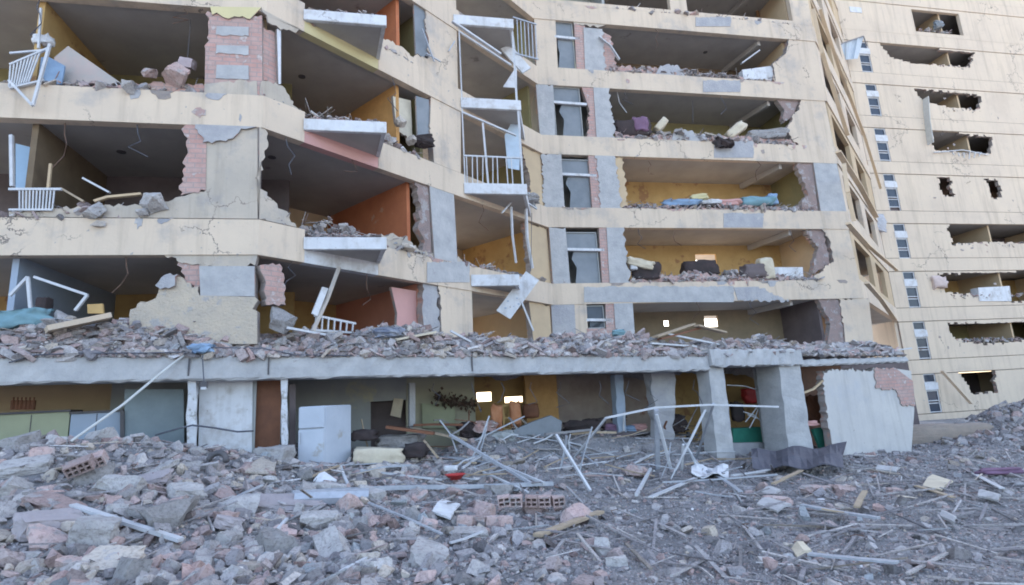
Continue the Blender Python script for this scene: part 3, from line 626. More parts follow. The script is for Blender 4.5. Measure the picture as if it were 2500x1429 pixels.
# ================================================================== TOWER
TB = empty('apartment_tower', (C4.x, C4.y, .3), 'tall sand-coloured apartment tower with a column of small stair windows and blasted openings', 'apartment tower')
UT = 26
ustrip = (TW.uz(2118, 230)[0], TW.uz(2142, 230)[0])
def tu(x, y): return TW.uz(x, y)
def inpoly(u, z, P):
    c = False; n = len(P)
    for i in range(n):
        a, b = P[i], P[(i + 1) % n]
        if (a[1] > z) != (b[1] > z) and u < (b[0] - a[0]) * (z - a[1]) / (b[1] - a[1]) + a[0]: c = not c
    return c
OP = [[(2196, -40), (2345, -30), (2343, 68), (2290, 64), (2205, 55)], [(2150, 107), (2378, 128), (2368, 165), (2290, 158), (2230, 155), (2175, 140)], [(2232, 216), (2396, 232), (2390, 268), (2320, 262), (2262, 250), (2246, 238)],
      [(2272, 318), (2426, 335), (2416, 376), (2350, 372), (2280, 366)], [(2288, 432), (2318, 432), (2330, 478), (2305, 480)], [(2403, 437), (2437, 440), (2448, 485), (2425, 483)],
      [(2312, 545), (2560, 552), (2560, 600), (2430, 590), (2325, 597)], [(2290, 668), (2560, 662), (2560, 735), (2470, 738), (2340, 716), (2312, 712), (2300, 690)],
      [(2310, 790), (2560, 785), (2560, 822), (2470, 836), (2400, 840), (2345, 832), (2320, 810)], [(2336, 905), (2428, 905), (2434, 958), (2372, 962), (2350, 925)]]
OPU = [[tu(*p) for p in o] for o in OP]
TBZ = {-1: -.15, 0: 2.95, 1: 6.06, 2: 9.14, 3: 12.2, 4: 15.5, 5: 18.64, 6: 21.78, 7: 24.9, 8: 28.0, 9: 31.1, 10: 34.2, 11: 37.3}
strip_rel = []
zb5 = None
for (ya, yb, kind) in ((206, 221, 0), (222, 236, 1), (238, 257, 0), (262, 279, 0)):
    strip_rel.append((TW.uz(2130, yb)[1], TW.uz(2130, ya)[1], kind))
def tower_wall(z0, z1, ops, ua=0, ub=UT):
    """wall strip with ragged holes: bmesh boolean-free, built as a fine grid of cells around polygon holes"""
    us = list(np.linspace(ua, ub, max(2, int((ub - ua) / .14)))); zs = np.linspace(z0, z1, max(2, int((z1 - z0) / .11) + 1))
    vs = {}; mbt = MB(); cells = {}
    J = {}
    def jp(i, j):
        if (i, j) not in J: J[(i, j)] = (rnd.uniform(-.035, .035), rnd.uniform(-.03, .03))
        return J[(i, j)]
    hole = lambda i, j: any(inpoly((us[i] + us[i + 1]) / 2 + .1 * math.sin(7 * j + i), (zs[j] + zs[j + 1]) / 2 + .04 * math.sin(5 * i), P) for P in ops)
    H = [[hole(i, j) for j in range(len(zs) - 1)] for i in range(len(us) - 1)]
    nI, nJ = len(us) - 1, len(zs) - 1
    seen = {}; comp = 0; sizes = {}
    for a in range(nI):
        for b in range(nJ):
            if H[a][b] or (a, b) in seen: continue
            comp += 1; st = [(a, b)]; seen[(a, b)] = comp; sizes[comp] = 0
            while st:
                p, q = st.pop(); sizes[comp] += 1
                for r_, t_ in ((p + 1, q), (p - 1, q), (p, q + 1), (p, q - 1)):
                    if 0 <= r_ < nI and 0 <= t_ < nJ and not H[r_][t_] and (r_, t_) not in seen: seen[(r_, t_)] = comp; st.append((r_, t_))
    big_ = max(sizes, key=sizes.get)
    for (a, b), c_ in seen.items():
        if c_ != big_: H[a][b] = True
    def vert(i, j, d):
        # jitter only hole-border vertices
        nb = [H[a][b] for a in (i - 1, i) for b in (j - 1, j) if 0 <= a < nI and 0 <= b < nJ]
        bd = any(nb) and not all(nb)
        du, dz = jp(i, j) if bd and 0 < j < nJ else (0, 0)
        if 0 < j < nJ or du == 0: return TW.P(us[i] + du, zs[j] + dz, d)
        return TW.P(us[i] + du, zs[j], d)
    idx = {}
    def vi(i, j, d):
        key = (i, j, d)
        if key not in idx: idx[key] = len(mbt.v); mbt.v.append(tuple(vert(i, j, .22 if d else 0.)))
        return idx[key]
    for j in range(nJ):
        i = 0
        for i in range(nI):
            if H[i][j]: continue
            mbt.f.append([vi(i, j, 0), vi(i + 1, j, 0), vi(i + 1, j + 1, 0), vi(i, j + 1, 0)]); mbt.mi.append(0)
            for (a, b, p, q) in ((i - 1, j, (i, j + 1), (i, j)), (i + 1, j, (i + 1, j), (i + 1, j + 1)), (i, j - 1, (i, j), (i + 1, j)), (i, j + 1, (i + 1, j + 1), (i, j + 1))):
                if not (0 <= a < nI and 0 <= b < nJ) or H[a][b]:
                    mbt.f.append([vi(*p, 0), vi(*p, 1), vi(*q, 1), vi(*q, 0)]); mbt.mi.append(1)
    mbt.build('wall_panel', [TOWERM, EDGE], TB)
s0, s1 = ustrip
for k in range(-1, 10):
    za, zb = (TBZ[k] + BH + .035, TBZ[k + 1] - .035)
    ops = [P for P in OPU if any(za - .5 < z < zb + .5 for _, z in P)]
    if k < 7: tower_wall(za, zb, [], 0, s0 - .04); tower_wall(za, zb, ops, s1 + .04, UT)
    else: vwall(TW, 0, UT, za, zb, 0, .22, 'wall_panel', TOWERM, TB, holes=[(6, 10, za + .3, zb - .2)])
for k in range(-1, 12):
    z = TBZ[k]
    MB().prism([Vector(TW.P(0, 0, -.03)[:2]), Vector(TW.P(UT, 0, -.03)[:2]), Vector(TW.P(UT, 0, .2)[:2]), Vector(TW.P(0, 0, .2)[:2])], z, z + BH).build('floor_band', TOWERM, TB)
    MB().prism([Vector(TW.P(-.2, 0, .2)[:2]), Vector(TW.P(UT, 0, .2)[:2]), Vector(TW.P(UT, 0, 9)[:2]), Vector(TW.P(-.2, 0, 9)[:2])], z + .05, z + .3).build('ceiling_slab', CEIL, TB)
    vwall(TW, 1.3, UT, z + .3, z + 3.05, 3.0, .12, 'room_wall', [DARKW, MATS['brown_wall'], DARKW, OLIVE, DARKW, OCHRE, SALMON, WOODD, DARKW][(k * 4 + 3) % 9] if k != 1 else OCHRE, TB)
    vwall(TW, 1.6, UT, z + .3, z + 3.05, 8.8, .12, 'rear_wall', TAN, TB)
    for uu in (s0 - .25, s1 + .25, 8.6, 13.5): pwall(nrm(TW, uu, .3), nrm(TW, uu, 3), z + .3, z + 3.05, .12, 'party_wall', TAN, TB)
pwall(nrm(TW, -.1, .1), nrm(TW, -.1, 9), -.3, TBZ[10] + 3, .2, 'side_wall', TOWERM, TB)
pwall(nrm(TW, UT, .1), nrm(TW, UT, 9), -.3, TBZ[10] + 3, .2, 'side_wall', TOWERM, TB)
zref = TBZ[5]                                   # storey whose slab above is level 5
for k in range(-1, 8):
    dz = TBZ[k + 1] - TBZ[6]
    e = empty('stair_window', (0, 0, 0)); e.parent = TB; w = TW.P(s0, strip_rel[3][0] + dz); e.location = w - TB.location
    q = MB(); fr = MB(); bl = MB()
    lo = TBZ[k] + BH + .035; hi = TBZ[k + 1] - .035
    for (za, zb, kd) in strip_rel:
        za += dz; zb += dz
        if kd == 0: MB().add([TW.P(s0, za, .08), TW.P(s1, za, .08), TW.P(s1, zb, .08), TW.P(s0, zb, .08)], [(0, 1, 2, 3)]).build('pane', GLASS, e)
        else: bl.box(TW.P((s0 + s1) / 2 - .0, (za + zb) / 2, .03), s1 - s0 + .16, .12, zb - za, TW.a)
        for z in (za, zb): fr.beam(TW.P(s0, z, .06), TW.P(s1, z, .06), .035, .05)
    for u in (s0 - .01, s1 + .01): fr.beam(TW.P(u, lo, .05), TW.P(u, hi, .05), .035, .05)
    fr.build('frame', WHITE, e); bl.build('white_panel', WHITE, e)
    MB().box(TW.P((s0 + s1) / 2, (lo + hi) / 2, .17), s1 - s0 + .1, .04, hi - lo, TW.a).build('backing', DARKW, e)


# ================================================================== PROPS
def stick(pts, w, h, mt, name='metal_bar', label=None, cat=None, group=None, rnd_=False, parent=None):
    q = MB()
    if rnd_: q.tube(pts, w / 2)
    else:
        for a, b in zip(pts[:-1], pts[1:]): q.beam(a, b, w, h)
    return tag(q.build(name, mt, parent), label, cat, group)
def blob(c, size, mt, name, label, cat, rot=(0, 0, 0), amp=.12, group=None, seed=0, cuts=5, smooth_=True, parent=None):
    r = random.Random(seed); bm = bmesh.new(); bmesh.ops.create_cube(bm, size=1)
    bmesh.ops.subdivide_edges(bm, edges=bm.edges[:], cuts=cuts, use_grid_fill=True)
    from mathutils import noise as mn, Euler
    E_ = Euler(rot).to_matrix(); off = Vector((r.random() * 9, r.random() * 9, 0))
    for v in bm.verts:
        p = v.co.copy(); l = p.length; k = .86 + .14 * (.5 / max(abs(p.x), abs(p.y), abs(p.z)) * .7) ; p = p.lerp(p.normalized() * .6, .25)
        p += mn.noise_vector(p * 2.4 + off) * amp + mn.noise_vector(p * 6 + off) * amp * .4
        v.co = E_ @ Vector((p.x * size[0], p.y * size[1], p.z * size[2]))
    mb_ = MB(); bm.verts.index_update(); mb_.add([v.co + Vector(c) for v in bm.verts], [tuple(v.index for v in f.verts) for f in bm.faces]); bm.free()
    return tag(mb_.build(name, mt, parent, smooth=smooth_), label, cat, group)
def PLd(pl, d): return Plane(pl.P(0, 0, d)[:2], pl.a)
def on(pl, x, y, d=0.): return PLd(pl, d).hit(x, y)
def panel(pl, pts, d, th, mt, name, label, cat, group=None, amp=0, parent=None, mi2=None):
    p2 = PLd(pl, d); P = [(*p2.uz(p[0], p[1]), p[2] if len(p) > 2 else 0) for p in pts]; P = ragged(P, amp) if amp else [(a, b) for a, b, _ in P]
    n = len(P); ar = sum(P[i][0] * P[(i + 1) % n][1] - P[(i + 1) % n][0] * P[i][1] for i in range(n)); P = P if ar > 0 else P[::-1]
    vs = [p2.P(u, z, 0) for u, z in P] + [p2.P(u, z, th) for u, z in P]
    fs = [tuple(range(n)), tuple(range(n, 2 * n))[::-1]] + [(i, n + i, n + (i + 1) % n, (i + 1) % n) for i in range(n)]
    return tag(MB().add(vs, fs, 0, [(u, z) for u, z in P] * 2).build(name, mt, parent), label, cat, group)
def GP(*pp, lift=.05): return [G(x, y) + Vector((0, 0, lift)) for x, y in pp]

# ---------- chunk templates
def cut_rock(seed, dims, ncut, detail=0):
    r = random.Random(seed); bm = bmesh.new(); bmesh.ops.create_cube(bm, size=1)
    for v in bm.verts: v.co = Vector((v.co.x * dims[0], v.co.y * dims[1], v.co.z * dims[2]))
    for i in range(ncut):
        n = Vector((r.uniform(-1, 1), r.uniform(-1, 1), r.uniform(-1, 1))).normalized()
        sup = abs(n.x) * dims[0] / 2 + abs(n.y) * dims[1] / 2 + abs(n.z) * dims[2] / 2
        res = bmesh.ops.bisect_plane(bm, geom=bm.verts[:] + bm.edges[:] + bm.faces[:], plane_co=n * sup * r.uniform(.45, .8), plane_no=n, clear_outer=True)
        ed = [e for e in bm.edges if e.is_boundary]
        if ed: bmesh.ops.contextual_create(bm, geom=ed) if len(ed) < 3 else bmesh.ops.edgeloop_fill(bm, edges=ed)
    bmesh.ops.triangulate(bm, faces=bm.faces[:])
    if detail:
        from mathutils import noise as mn
        bmesh.ops.subdivide_edges(bm, edges=bm.edges[:], cuts=detail, use_grid_fill=True)
        bmesh.ops.triangulate(bm, faces=bm.faces[:])
        for v in bm.verts: v.co += mn.noise_vector(v.co * 4 + Vector((seed, 0, 0))) * .05 + mn.noise_vector(v.co * 11 + Vector((seed, 3, 0))) * .022
    bm.verts.index_update()
    V = np.array([v.co[:] for v in bm.verts]); Fc = np.array([[v.index for v in f.verts] for f in bm.faces]); bm.free()
    return V, Fc
T_ROCK = [cut_rock(i, (1, rnd.uniform(.65, .95), rnd.uniform(.4, .75)), 7) for i in range(14)]
T_SLAB = [cut_rock(50 + i, (1, rnd.uniform(.5, .9), rnd.uniform(.10, .22)), 3) for i in range(10)]
T_STICK = [cut_rock(80 + i, (1, .032, .018), 1) for i in range(4)]
def rotm(n, tilt):
    a = nr.rand(n) * 6.283; b = nr.randn(n) * tilt; c = nr.randn(n) * tilt
    ca, sa, cb, sb, cc, sc = np.cos(a), np.sin(a), np.cos(b), np.sin(b), np.cos(c), np.sin(c); Z = np.zeros(n); O = np.ones(n)
    Rz = np.stack([ca, -sa, Z, sa, ca, Z, Z, Z, O], 1).reshape(n, 3, 3); Rx = np.stack([O, Z, Z, Z, cb, -sb, Z, sb, cb], 1).reshape(n, 3, 3); Ry = np.stack([cc, Z, sc, Z, O, Z, -sc, Z, cc], 1).reshape(n, 3, 3)
    return Rz @ Rx @ Ry
PAL = np.array([(.39, .385, .39), (.32, .315, .325), (.25, .245, .26), (.45, .43, .42), (.42, .35, .335), (.46, .33, .30), (.40, .30, .285), (.52, .46, .38), (.62, .60, .58), (.22, .215, .23), (.72, .73, .74), (.34, .38, .40)])
def scatter(parts):
    """parts: list of (templates, pos Nx3, scale N, tilt, palette weights) -> mesh arrays"""
    VV, FF, CC = [], [], []; base = 0
    for T, pos, scl, tilt, pwt in parts:
        n = len(pos)
        if n == 0: continue
        ti = nr.randint(0, len(T), n); Rm = rotm(n, tilt); pw_ = np.array(pwt, float); pw_ /= pw_.sum(); cidx = nr.choice(len(PAL), n, p=pw_)
        col = PAL[cidx] * (1 + nr.randn(n, 1) * .10); hvd = nr.beta(2.2, 2.0, (n, 1)) * .6; col = col * (1 - hvd) + np.array([[.34, .325, .325]]) * hvd; col = col * np.array([[1.13, 1.09, 1.07]]) * np.where(nr.rand(n, 1) < .15, .6, 1)
        st = 1 + nr.randn(n, 3) * .15
        for t in range(len(T)):
            k = np.where(ti == t)[0]; V, Fc = T[t]
            if len(k) == 0: continue
            P = np.einsum('nij,vj->nvi', Rm[k] * scl[k][:, None, None] * st[k][:, None, :], V) + pos[k][:, None, :]
            m_ = len(V); VV.append(P.reshape(-1, 3)); FF.append((Fc[None] + (base + m_ * np.arange(len(k)))[:, None, None]).reshape(-1, 3)); CC.append(np.repeat(col[k], m_, 0)); base += m_ * len(k)
    return np.concatenate(VV), np.concatenate(FF), np.clip(np.concatenate(CC), .02, .9)
def stuffmesh(name, V, Fc, C, label, cat, extra=None):
    if extra is not None:
        v2, f2, c2 = extra; Fc = np.concatenate([Fc, f2 + len(V)]); V = np.concatenate([V, v2]); C = np.concatenate([C, c2])
    me = bpy.data.meshes.new(name); me.vertices.add(len(V)); me.vertices.foreach_set('co', V.astype(np.float32).ravel())
    me.loops.add(len(Fc) * 3); me.loops.foreach_set('vertex_index', Fc.astype(np.int32).ravel()); me.polygons.add(len(Fc))
    me.polygons.foreach_set('loop_start', np.arange(0, len(Fc) * 3, 3, dtype=np.int32))
    me.update(calc_edges=True)
    ca = me.color_attributes.new('col', 'FLOAT_COLOR', 'POINT'); ca.data.foreach_set('color', np.concatenate([C, np.ones((len(C), 1))], 1).astype(np.float32).ravel())
    me.materials.append(RUB); me.polygons.foreach_set('use_smooth', [False] * len(Fc))
    o = bpy.data.objects.new(name, me); COL.objects.link(o); return tag(o, label, cat, None, 'stuff')
WG = (6, 6, 4, 4, 2, 1, 1, 1, .8, 2, .35, 1)      # greyish
WP = (4, 3, 1, 5, 4, 4, 2.5, 3, 1, .8, .35, .4)    # pinkish, masonry
# ground debris
def ground_pts(n, d0, d1, a0=-62, a1=60):
    a = np.radians(nr.uniform(a0, a1, n)); d = np.exp(nr.uniform(math.log(d0), math.log(d1), n)); x = d * np.sin(a); y = d * np.cos(a); return x, y
def in_front(x, y, m_=0.): return -((x - PS.x) * -math.sin(ap) + (y - PS.y) * math.cos(ap)) > m_
x, y = ground_pts(215000, 3.4, 30); d = np.hypot(x, y); k = in_front(x, y, -3.0) | (x > 13); x, y, d = x[k], y[k], d[k]
left = smooth(1.8, -3.8, x - .12 * (y - 6)); sz = .0105 * np.exp(nr.exponential(.40 + .28 * left, len(x))) * (.60 + .085 * d); sz = np.minimum(sz, .22)
kb = nr.rand(len(x)) < (.18 + .42 * left)
pos = np.stack([x, y, hz(x, y) + sz * .12], 1)
isl = nr.rand(len(x)) < .28 - .12 * left
parts = []
for sel_b, wt in ((kb, WP), (~kb, WG)):
    parts.append((T_ROCK, pos[sel_b & ~isl], sz[sel_b & ~isl], .5, wt)); parts.append((T_SLAB, pos[sel_b & isl], sz[sel_b & isl] * 1.35, .4, wt))
xm = nr.uniform(15, 27, 9000); ym = nr.uniform(18.5, 27, 9000); parts.append((T_ROCK, np.stack([xm, ym, hz(xm, ym) + .03], 1), np.minimum(.06 * np.exp(nr.exponential(.5, 9000)), .4), .5, WG))
x, y = ground_pts(1500, 5, 20, -40, 48); k = in_front(x, y, -2.) & (nr.rand(len(x)) < np.clip((np.hypot(x, y) - 5) / 7, .12, 1)); x, y = x[k], y[k]
parts.append((T_STICK, np.stack([x, y, hz(x, y) + .06], 1), nr.uniform(.3, 1.2, len(x)), .16, (3, 3, 3, 3, .5, .4, .2, 2, 2, 3, .8, 1)))
stuffmesh('rubble', *scatter(parts), 'grey and pink masonry crumbs covering the whole foreground', 'rubble')
# heap on the terrace
def th(u, dd): 
    e = smooth(-.05, .9, dd); return (3.42 + .48 - .018 * u) + (.62 * e * (1 + .20 * np.sin(u * 1.1) + .12 * np.sin(u * 2.7 + 1) + .1 * np.sin(u * 5.1)) * np.interp(u, [-2, 3, 9, 14, 17, 22], [1.05, 1.0, .9, .8, .75, .6]))
us_ = np.linspace(-9, u_end, 260); ds_ = np.linspace(.02, 3.2, 26); UU, DD = np.meshgrid(us_, ds_)
ZZ = th(UU, DD) + nr.randn(*UU.shape) * .03
ZZ[0] = th(us_, 0) - .03; ZZ[-1] -= .8
XX = PS.x + UU * math.cos(ap) - DD * math.sin(ap); YY = PS.y + UU * math.sin(ap) + DD * math.cos(ap)
i = (np.arange(259)[None, :] + 260 * np.arange(25)[:, None]).ravel()
hv = np.stack([XX.ravel(), YY.ravel(), ZZ.ravel()], 1); hf = np.concatenate([np.stack([i, i + 1, i + 261], 1), np.stack([i, i + 261, i + 260], 1)]); hc = np.tile(np.array([[.33, .31, .315]]), (len(hv), 1))
n = 46000; u = nr.uniform(-4, u_end, n); dd = np.abs(nr.randn(n)) * .9 - .03; dd = np.minimum(dd, 3); szt = np.minimum(.023 * np.exp(nr.exponential(.55, n)), .26)
def P2(u, dd, z): return np.stack([PS.x + u * math.cos(ap) - dd * math.sin(ap), PS.y + u * math.sin(ap) + dd * math.cos(ap), z], 1)
pt = P2(u, dd, th(u, dd) + szt * .15); sl = nr.rand(n) < .45
ns = 420; us2 = nr.uniform(-4, u_end, ns); ds2 = nr.uniform(.05, 1.6, ns)
stuffmesh('rubble', *scatter([(T_ROCK, pt[~sl], szt[~sl], .5, WP), (T_SLAB, pt[sl], szt[sl] * 1.5, .45, WP), (T_STICK, P2(us2, ds2, th(us2, ds2) + .05), nr.uniform(.3, 1.1, ns), .25, (3, 3, 2, 3, .5, .4, .2, 2, 3, 2, 2, 1))]),
          'long heap of broken masonry piled along the top of the canopy', 'rubble', extra=(hv, hf, hc))
# rubble on the torn ledges
parts = []
def ledge(pl, x0, x1, k, h=.25, n=160, s=.05, d1=.7, w=WP, dens=1, drop=0):
    z = BZ[k] + BH; u0, u1 = pl.ux(x0, z), pl.ux(x1, z); n = int(n * (u1 - u0) / 3)
    u = nr.uniform(u0, u1, n); dd = nr.uniform(-.02, d1, n); e = np.sin(np.pi * np.clip((u - u0) / (u1 - u0), 0, 1)) ** .5 * (1 + .4 * np.sin(u * 3.3 + k))
    sc_ = np.minimum(s * np.exp(nr.exponential(.5, n)), .28); zz_ = z + nr.rand(n) * h * e * smooth(-.3, .4, dd) + sc_ * .1
    P = np.stack([pl.Q.x + u * pl.u.x + dd * pl.n.x, pl.Q.y + u * pl.u.y + dd * pl.n.y, zz_], 1); q = nr.rand(n) < .5
    parts.extend([(T_ROCK, P[q], sc_[q], .6, w), (T_SLAB, P[~q], sc_[~q] * 1.4, .6, w)])
    m_ = max(3, n // 14); u = nr.uniform(u0, u1, m_); P = np.stack([pl.Q.x + u * pl.u.x + .15 * pl.n.x, pl.Q.y + u * pl.u.y + .15 * pl.n.y, np.full(m_, z + h * .6)], 1)
    parts.append((T_STICK, P, nr.uniform(.3, .8, m_), .5, (3, 1, 1, 3, 1, 1, 1, 3, 4, 1, 3, 1)))
for a in ((LW, -40, 500, 2, .22, 260, .05), (MW, 642, 735, 2, .2, 200, .04), (LW, -40, 440, 1, .3, 200, .05), (MW, 640, 720, 1, .25, 300, .05), (MW, 745, 1000, 2, .4, 220, .055, 1.6), (MW, 745, 1000, 1, .5, 280, .065, 1.6),
          (RW, 1480, 1880, 4, .42, 330, .065), (RW, 1500, 1940, 3, .42, 420, .065), (RW, 1520, 1985, 2, .36, 430, .06), (RW, 1540, 2000, 1, .4, 420, .06),
          (MW, 940, 1050, 1, .3, 260, .05), (MW, 925, 1045, 2, .35, 260, .05), (MW, 940, 1010, 3, .25, 200, .05), (MW, 1125, 1330, 1, .25, 160, .05), (RW, 1345, 1395, 1, .3, 200, .06), (RW, 1325, 1375, 2, .2, 100, .05), (RW, 1500, 1930, 5, .2, 200, .05)): ledge(*a)
for k, xa in ((1, (748, 925)), (2, (748, 925)), (3, (748, 925))):
    A_ = MW.P(MW.ux(742, B[k] + .3), 0); pa = Plane(A_[:2], A1); u0, u1 = 0.1, pa.ux(936, B[k] + .3) - .1; n = 260
    u = nr.uniform(u0, u1, n); dd = nr.uniform(0, .4, n); P = np.stack([pa.Q.x + u * pa.u.x + dd * pa.n.x, pa.Q.y + u * pa.u.y + dd * pa.n.y, B[k] + .6 + nr.rand(n) * .10], 1)
    parts.append((T_SLAB, P, nr.uniform(.04, .16, n), .4, WP))
for (x0, x1, yy, n) in ((2240, 2330, 70, 50), (2290, 2360, 160, 60), (2310, 2390, 266, 60), (2330, 2420, 374, 80), (2330, 2500, 595, 80), (2310, 2500, 722, 160), (2350, 2500, 832, 160)):
    ua, za = TW.uz(x0, yy); ub, _ = TW.uz(x1, yy); u = nr.uniform(ua, ub, n); n = n // 2; u = u[:n]; P = np.stack([TW.Q.x + u * TW.u.x + .1 * TW.n.x, TW.Q.y + u * TW.u.y + .1 * TW.n.y, za + nr.rand(n) * .2 - .12], 1)
    parts.append((T_SLAB, P, nr.uniform(.1, .35, n), .7, WP))
stuffmesh('rubble', *scatter(parts), 'broken brick and plaster bits strewn along the torn floor edges', 'rubble')

# ---------- individual chunks
D_ROCK = [cut_rock(200 + i, (1, rnd.uniform(.6, .95), rnd.uniform(.4, .7)), 9, 3) for i in range(13)]
D_SLAB = [cut_rock(240 + i, (1, rnd.uniform(.55, .9), rnd.uniform(.18, .28)), 6, 3) for i in range(5)]
def mk(V, Fc, mt, nm):
    me = bpy.data.meshes.new(nm); me.from_pydata(V.tolist(), [], Fc.tolist()); me.materials.append(mt); me.update(); return me
LIB = {(nm, i): mk(V, Fc, mt, nm) for nm, mt in (('concrete_chunk', CHC), ('brick_chunk', CHB), ('plaster_chunk', CHP)) for i, (V, Fc) in enumerate(D_ROCK + D_SLAB)}
CATN = {'concrete_chunk': ('concrete chunk', 'grey broken concrete chunk'), 'brick_chunk': ('brick chunk', 'dusty pinkish brickwork chunk'), 'plaster_chunk': ('plaster chunk', 'pale tan chunk of plaster')}
def region(x, y):
    d = math.hypot(x, y); az = math.degrees(math.atan2(x, y))
    a = 'left' if az < -12 else ('middle' if az < 16 else 'right')
    b = 'near foreground' if d < 7 else ('debris slope' if d < 10.5 else 'shop front')
    return 'lying loose in the %s %s' % (a, b)
placed = []
def place_chunk(nm, x, y, s, z=None, where=None, grp=None):
    me = LIB[(nm, rnd.randrange(len(D_ROCK) + len(D_SLAB)))]; o = bpy.data.objects.new(nm, me); COL.objects.link(o)
    o.location = (x, y, (float(hz(x, y)) + s * .10) if z is None else z); o.rotation_euler = (rnd.gauss(0, .3), rnd.gauss(0, .3), rnd.uniform(0, 6.28)); o.scale = (s * rnd.uniform(.8, 1.25), s * rnd.uniform(.7, 1.1), s * rnd.uniform(.8, 1.2))
    c, l = CATN[nm]; w = where or region(x, y); return tag(o, l + ' ' + w, c, grp or (c + 's ' + w))
cnt = {'concrete_chunk': 0, 'brick_chunk': 0, 'plaster_chunk': 0}; tries = 0
while sum(cnt.values()) < 400 and tries < 20000:
    tries += 1
    az = rad(rnd.uniform(-43, 43)); d_ = math.exp(rnd.uniform(math.log(5.0), math.log(15))); x_, y_ = d_ * math.sin(az), d_ * math.cos(az)
    if not in_front(np.array([x_]), np.array([y_]), .3)[0]: continue
    lf = float(smooth(1.5, -3.5, np.array([x_]))[()] if True else 0)
    if rnd.random() > .10 + .9 * lf: continue
    s = min(.60, (.046 + .070 * lf) * math.exp(rnd.expovariate(1.7)) * (.8 + .04 * d_))
    if any((x_ - a) ** 2 + (y_ - b) ** 2 < (.42 * (s + c)) ** 2 for a, b, c in placed): continue
    placed.append((x_, y_, s)); nm = rnd.choices(['concrete_chunk', 'brick_chunk', 'plaster_chunk'], [5, 3.2, 1.6])[0]
    if cnt[nm] >= 280: continue
    cnt[nm] += 1; place_chunk(nm, x_, y_, s)
for i in range(90):
    u_ = rnd.uniform(-1.5, u_end - .5); d_ = rnd.uniform(.1, 1.1); s = rnd.uniform(.12, .40); p_ = PW.P(u_, 0, d_); nm = rnd.choices(['concrete_chunk', 'brick_chunk', 'plaster_chunk'], [2.5, 3, 3])[0]
    wh = 'on the heap along the canopy, %s part' % ('left' if u_ < 6 else ('middle' if u_ < 13 else 'right'))
    place_chunk(nm, p_.x, p_.y, s, float(th(u_, d_)) + s * .12, wh)
for (pl, xx, yy, s, nm, wh) in ((LW, 320, 218, .34, 'concrete_chunk', 'hanging on the second floor edge at the left'), (LW, 232, 520, .45, 'concrete_chunk', 'hanging from the torn left sill'), (LW, 372, 497, .5, 'concrete_chunk', 'tilting over the left sill beside the pier'),
    (MW, 685, 778, .62, 'concrete_chunk', 'leaning under the brick remnant at the left pier'), (RW, 1655, 325, .55, 'concrete_chunk', 'on the fourth floor edge of the right wing'), (MW, 975, 300, .5, 'plaster_chunk', 'on the sill beside the second balcony'),
    (MW, 1000, 345, .4, 'plaster_chunk', 'tipping off the sill beside the second balcony'), (MW, 990, 605, .5, 'plaster_chunk', 'beside the third balcony'), (LW, 370, 182, .42, 'brick_chunk', 'at the top left ledge beside the pier'), (LW, 430, 190, .5, 'brick_chunk', 'against the top left brick pier'),
    (LW, 245, 548, .30, 'plaster_chunk', 'dangling below the torn left sill'), (LW, 355, 520, .26, 'concrete_chunk', 'dangling below the sill left of the pier')):
    p_ = pl.hit(xx, yy) - pl.n * .05; o = place_chunk(nm, p_.x, p_.y, s, p_.z, wh, 'large pieces hanging on the torn floor edges')

# ---------- hollow bricks
def hollow_brick(c, M_, L_=.32, H_=.19, D_=.16, n=3, label='', grp='hollow bricks lying in the debris'):
    q = MB(); t = .022
    def bx(cx, cz, sx, sz): q.box(Vector(c) + M_ @ Vector((cx, 0, cz)), sx, D_, sz, M_=M_)
    for r in range(3): bx(0, -H_ / 2 + t / 2 + r * (H_ - t) / 2, L_, t)
    for i in range(n + 1):
        for r in range(2): bx(-L_ / 2 + t / 2 + i * (L_ - t) / n, (-.25 + .5 * r) * (H_ - t), t, (H_ - 3 * t) / 2)
    q.box(Vector(c) + M_ @ Vector((0, D_ / 2 - .01, 0)), L_ - .01, .012, H_ - .01, M_=M_)
    return tag(q.build('hollow_brick', CHB), label, 'hollow brick', grp)
from mathutils import Euler
for i, x_ in enumerate((1232, 1262, 1300, 1332, 1365)):
    p = G(x_, 1258) + Vector((0, 0, .22)); hollow_brick(p, Euler((.15, rnd.uniform(-.1, .1), rnd.uniform(-.15, .2))).to_matrix(), .20, .16, .14, 2, 'pink hollow brick in the row lying at the middle of the foreground')
for i, (x_, y_) in enumerate(((190, 1178), (222, 1166))):
    p = G(x_, y_ + 12) + Vector((0, 0, .30)); hollow_brick(p, Euler((.5, -.35, .3)).to_matrix(), .34, .17, .2, 4, 'tilted hollow brick on the heap at the left', 'hollow bricks on the left heap')
for i, x_ in enumerate((1135, 1165, 1200, 1232)):
    p = G(x_, 1285) + Vector((0, 0, .07)); blob(p, (.22, .16, .15), CHB, 'brick_chunk', 'worn pink brick in the short row beside the white sheet', 'brick chunk', rot=(0, .1, .2 * i), amp=.05, group='pink bricks in a row beside the white sheet', seed=i, cuts=3, smooth_=False)
for i, (x_, y_, s) in enumerate(((1995, 1205, .5), (1900, 1232, .42), (2060, 1200, .4), (2185, 1205, .25))):
    p = G(x_, y_); blob(p + Vector((0, 0, .05)), (s, s * .6, s * .35), CHB, 'brick_pile', ['wide reddish brick remnant below the bent metal sheet', 'reddish brick remnant left of the wider one', 'reddish brick remnant at the right end of the three', 'small dark red brick piece right of the brick remnants'][i], 'brick remnant', rot=(0, .1, .3), amp=.16, seed=20 + i, cuts=6, smooth_=False)

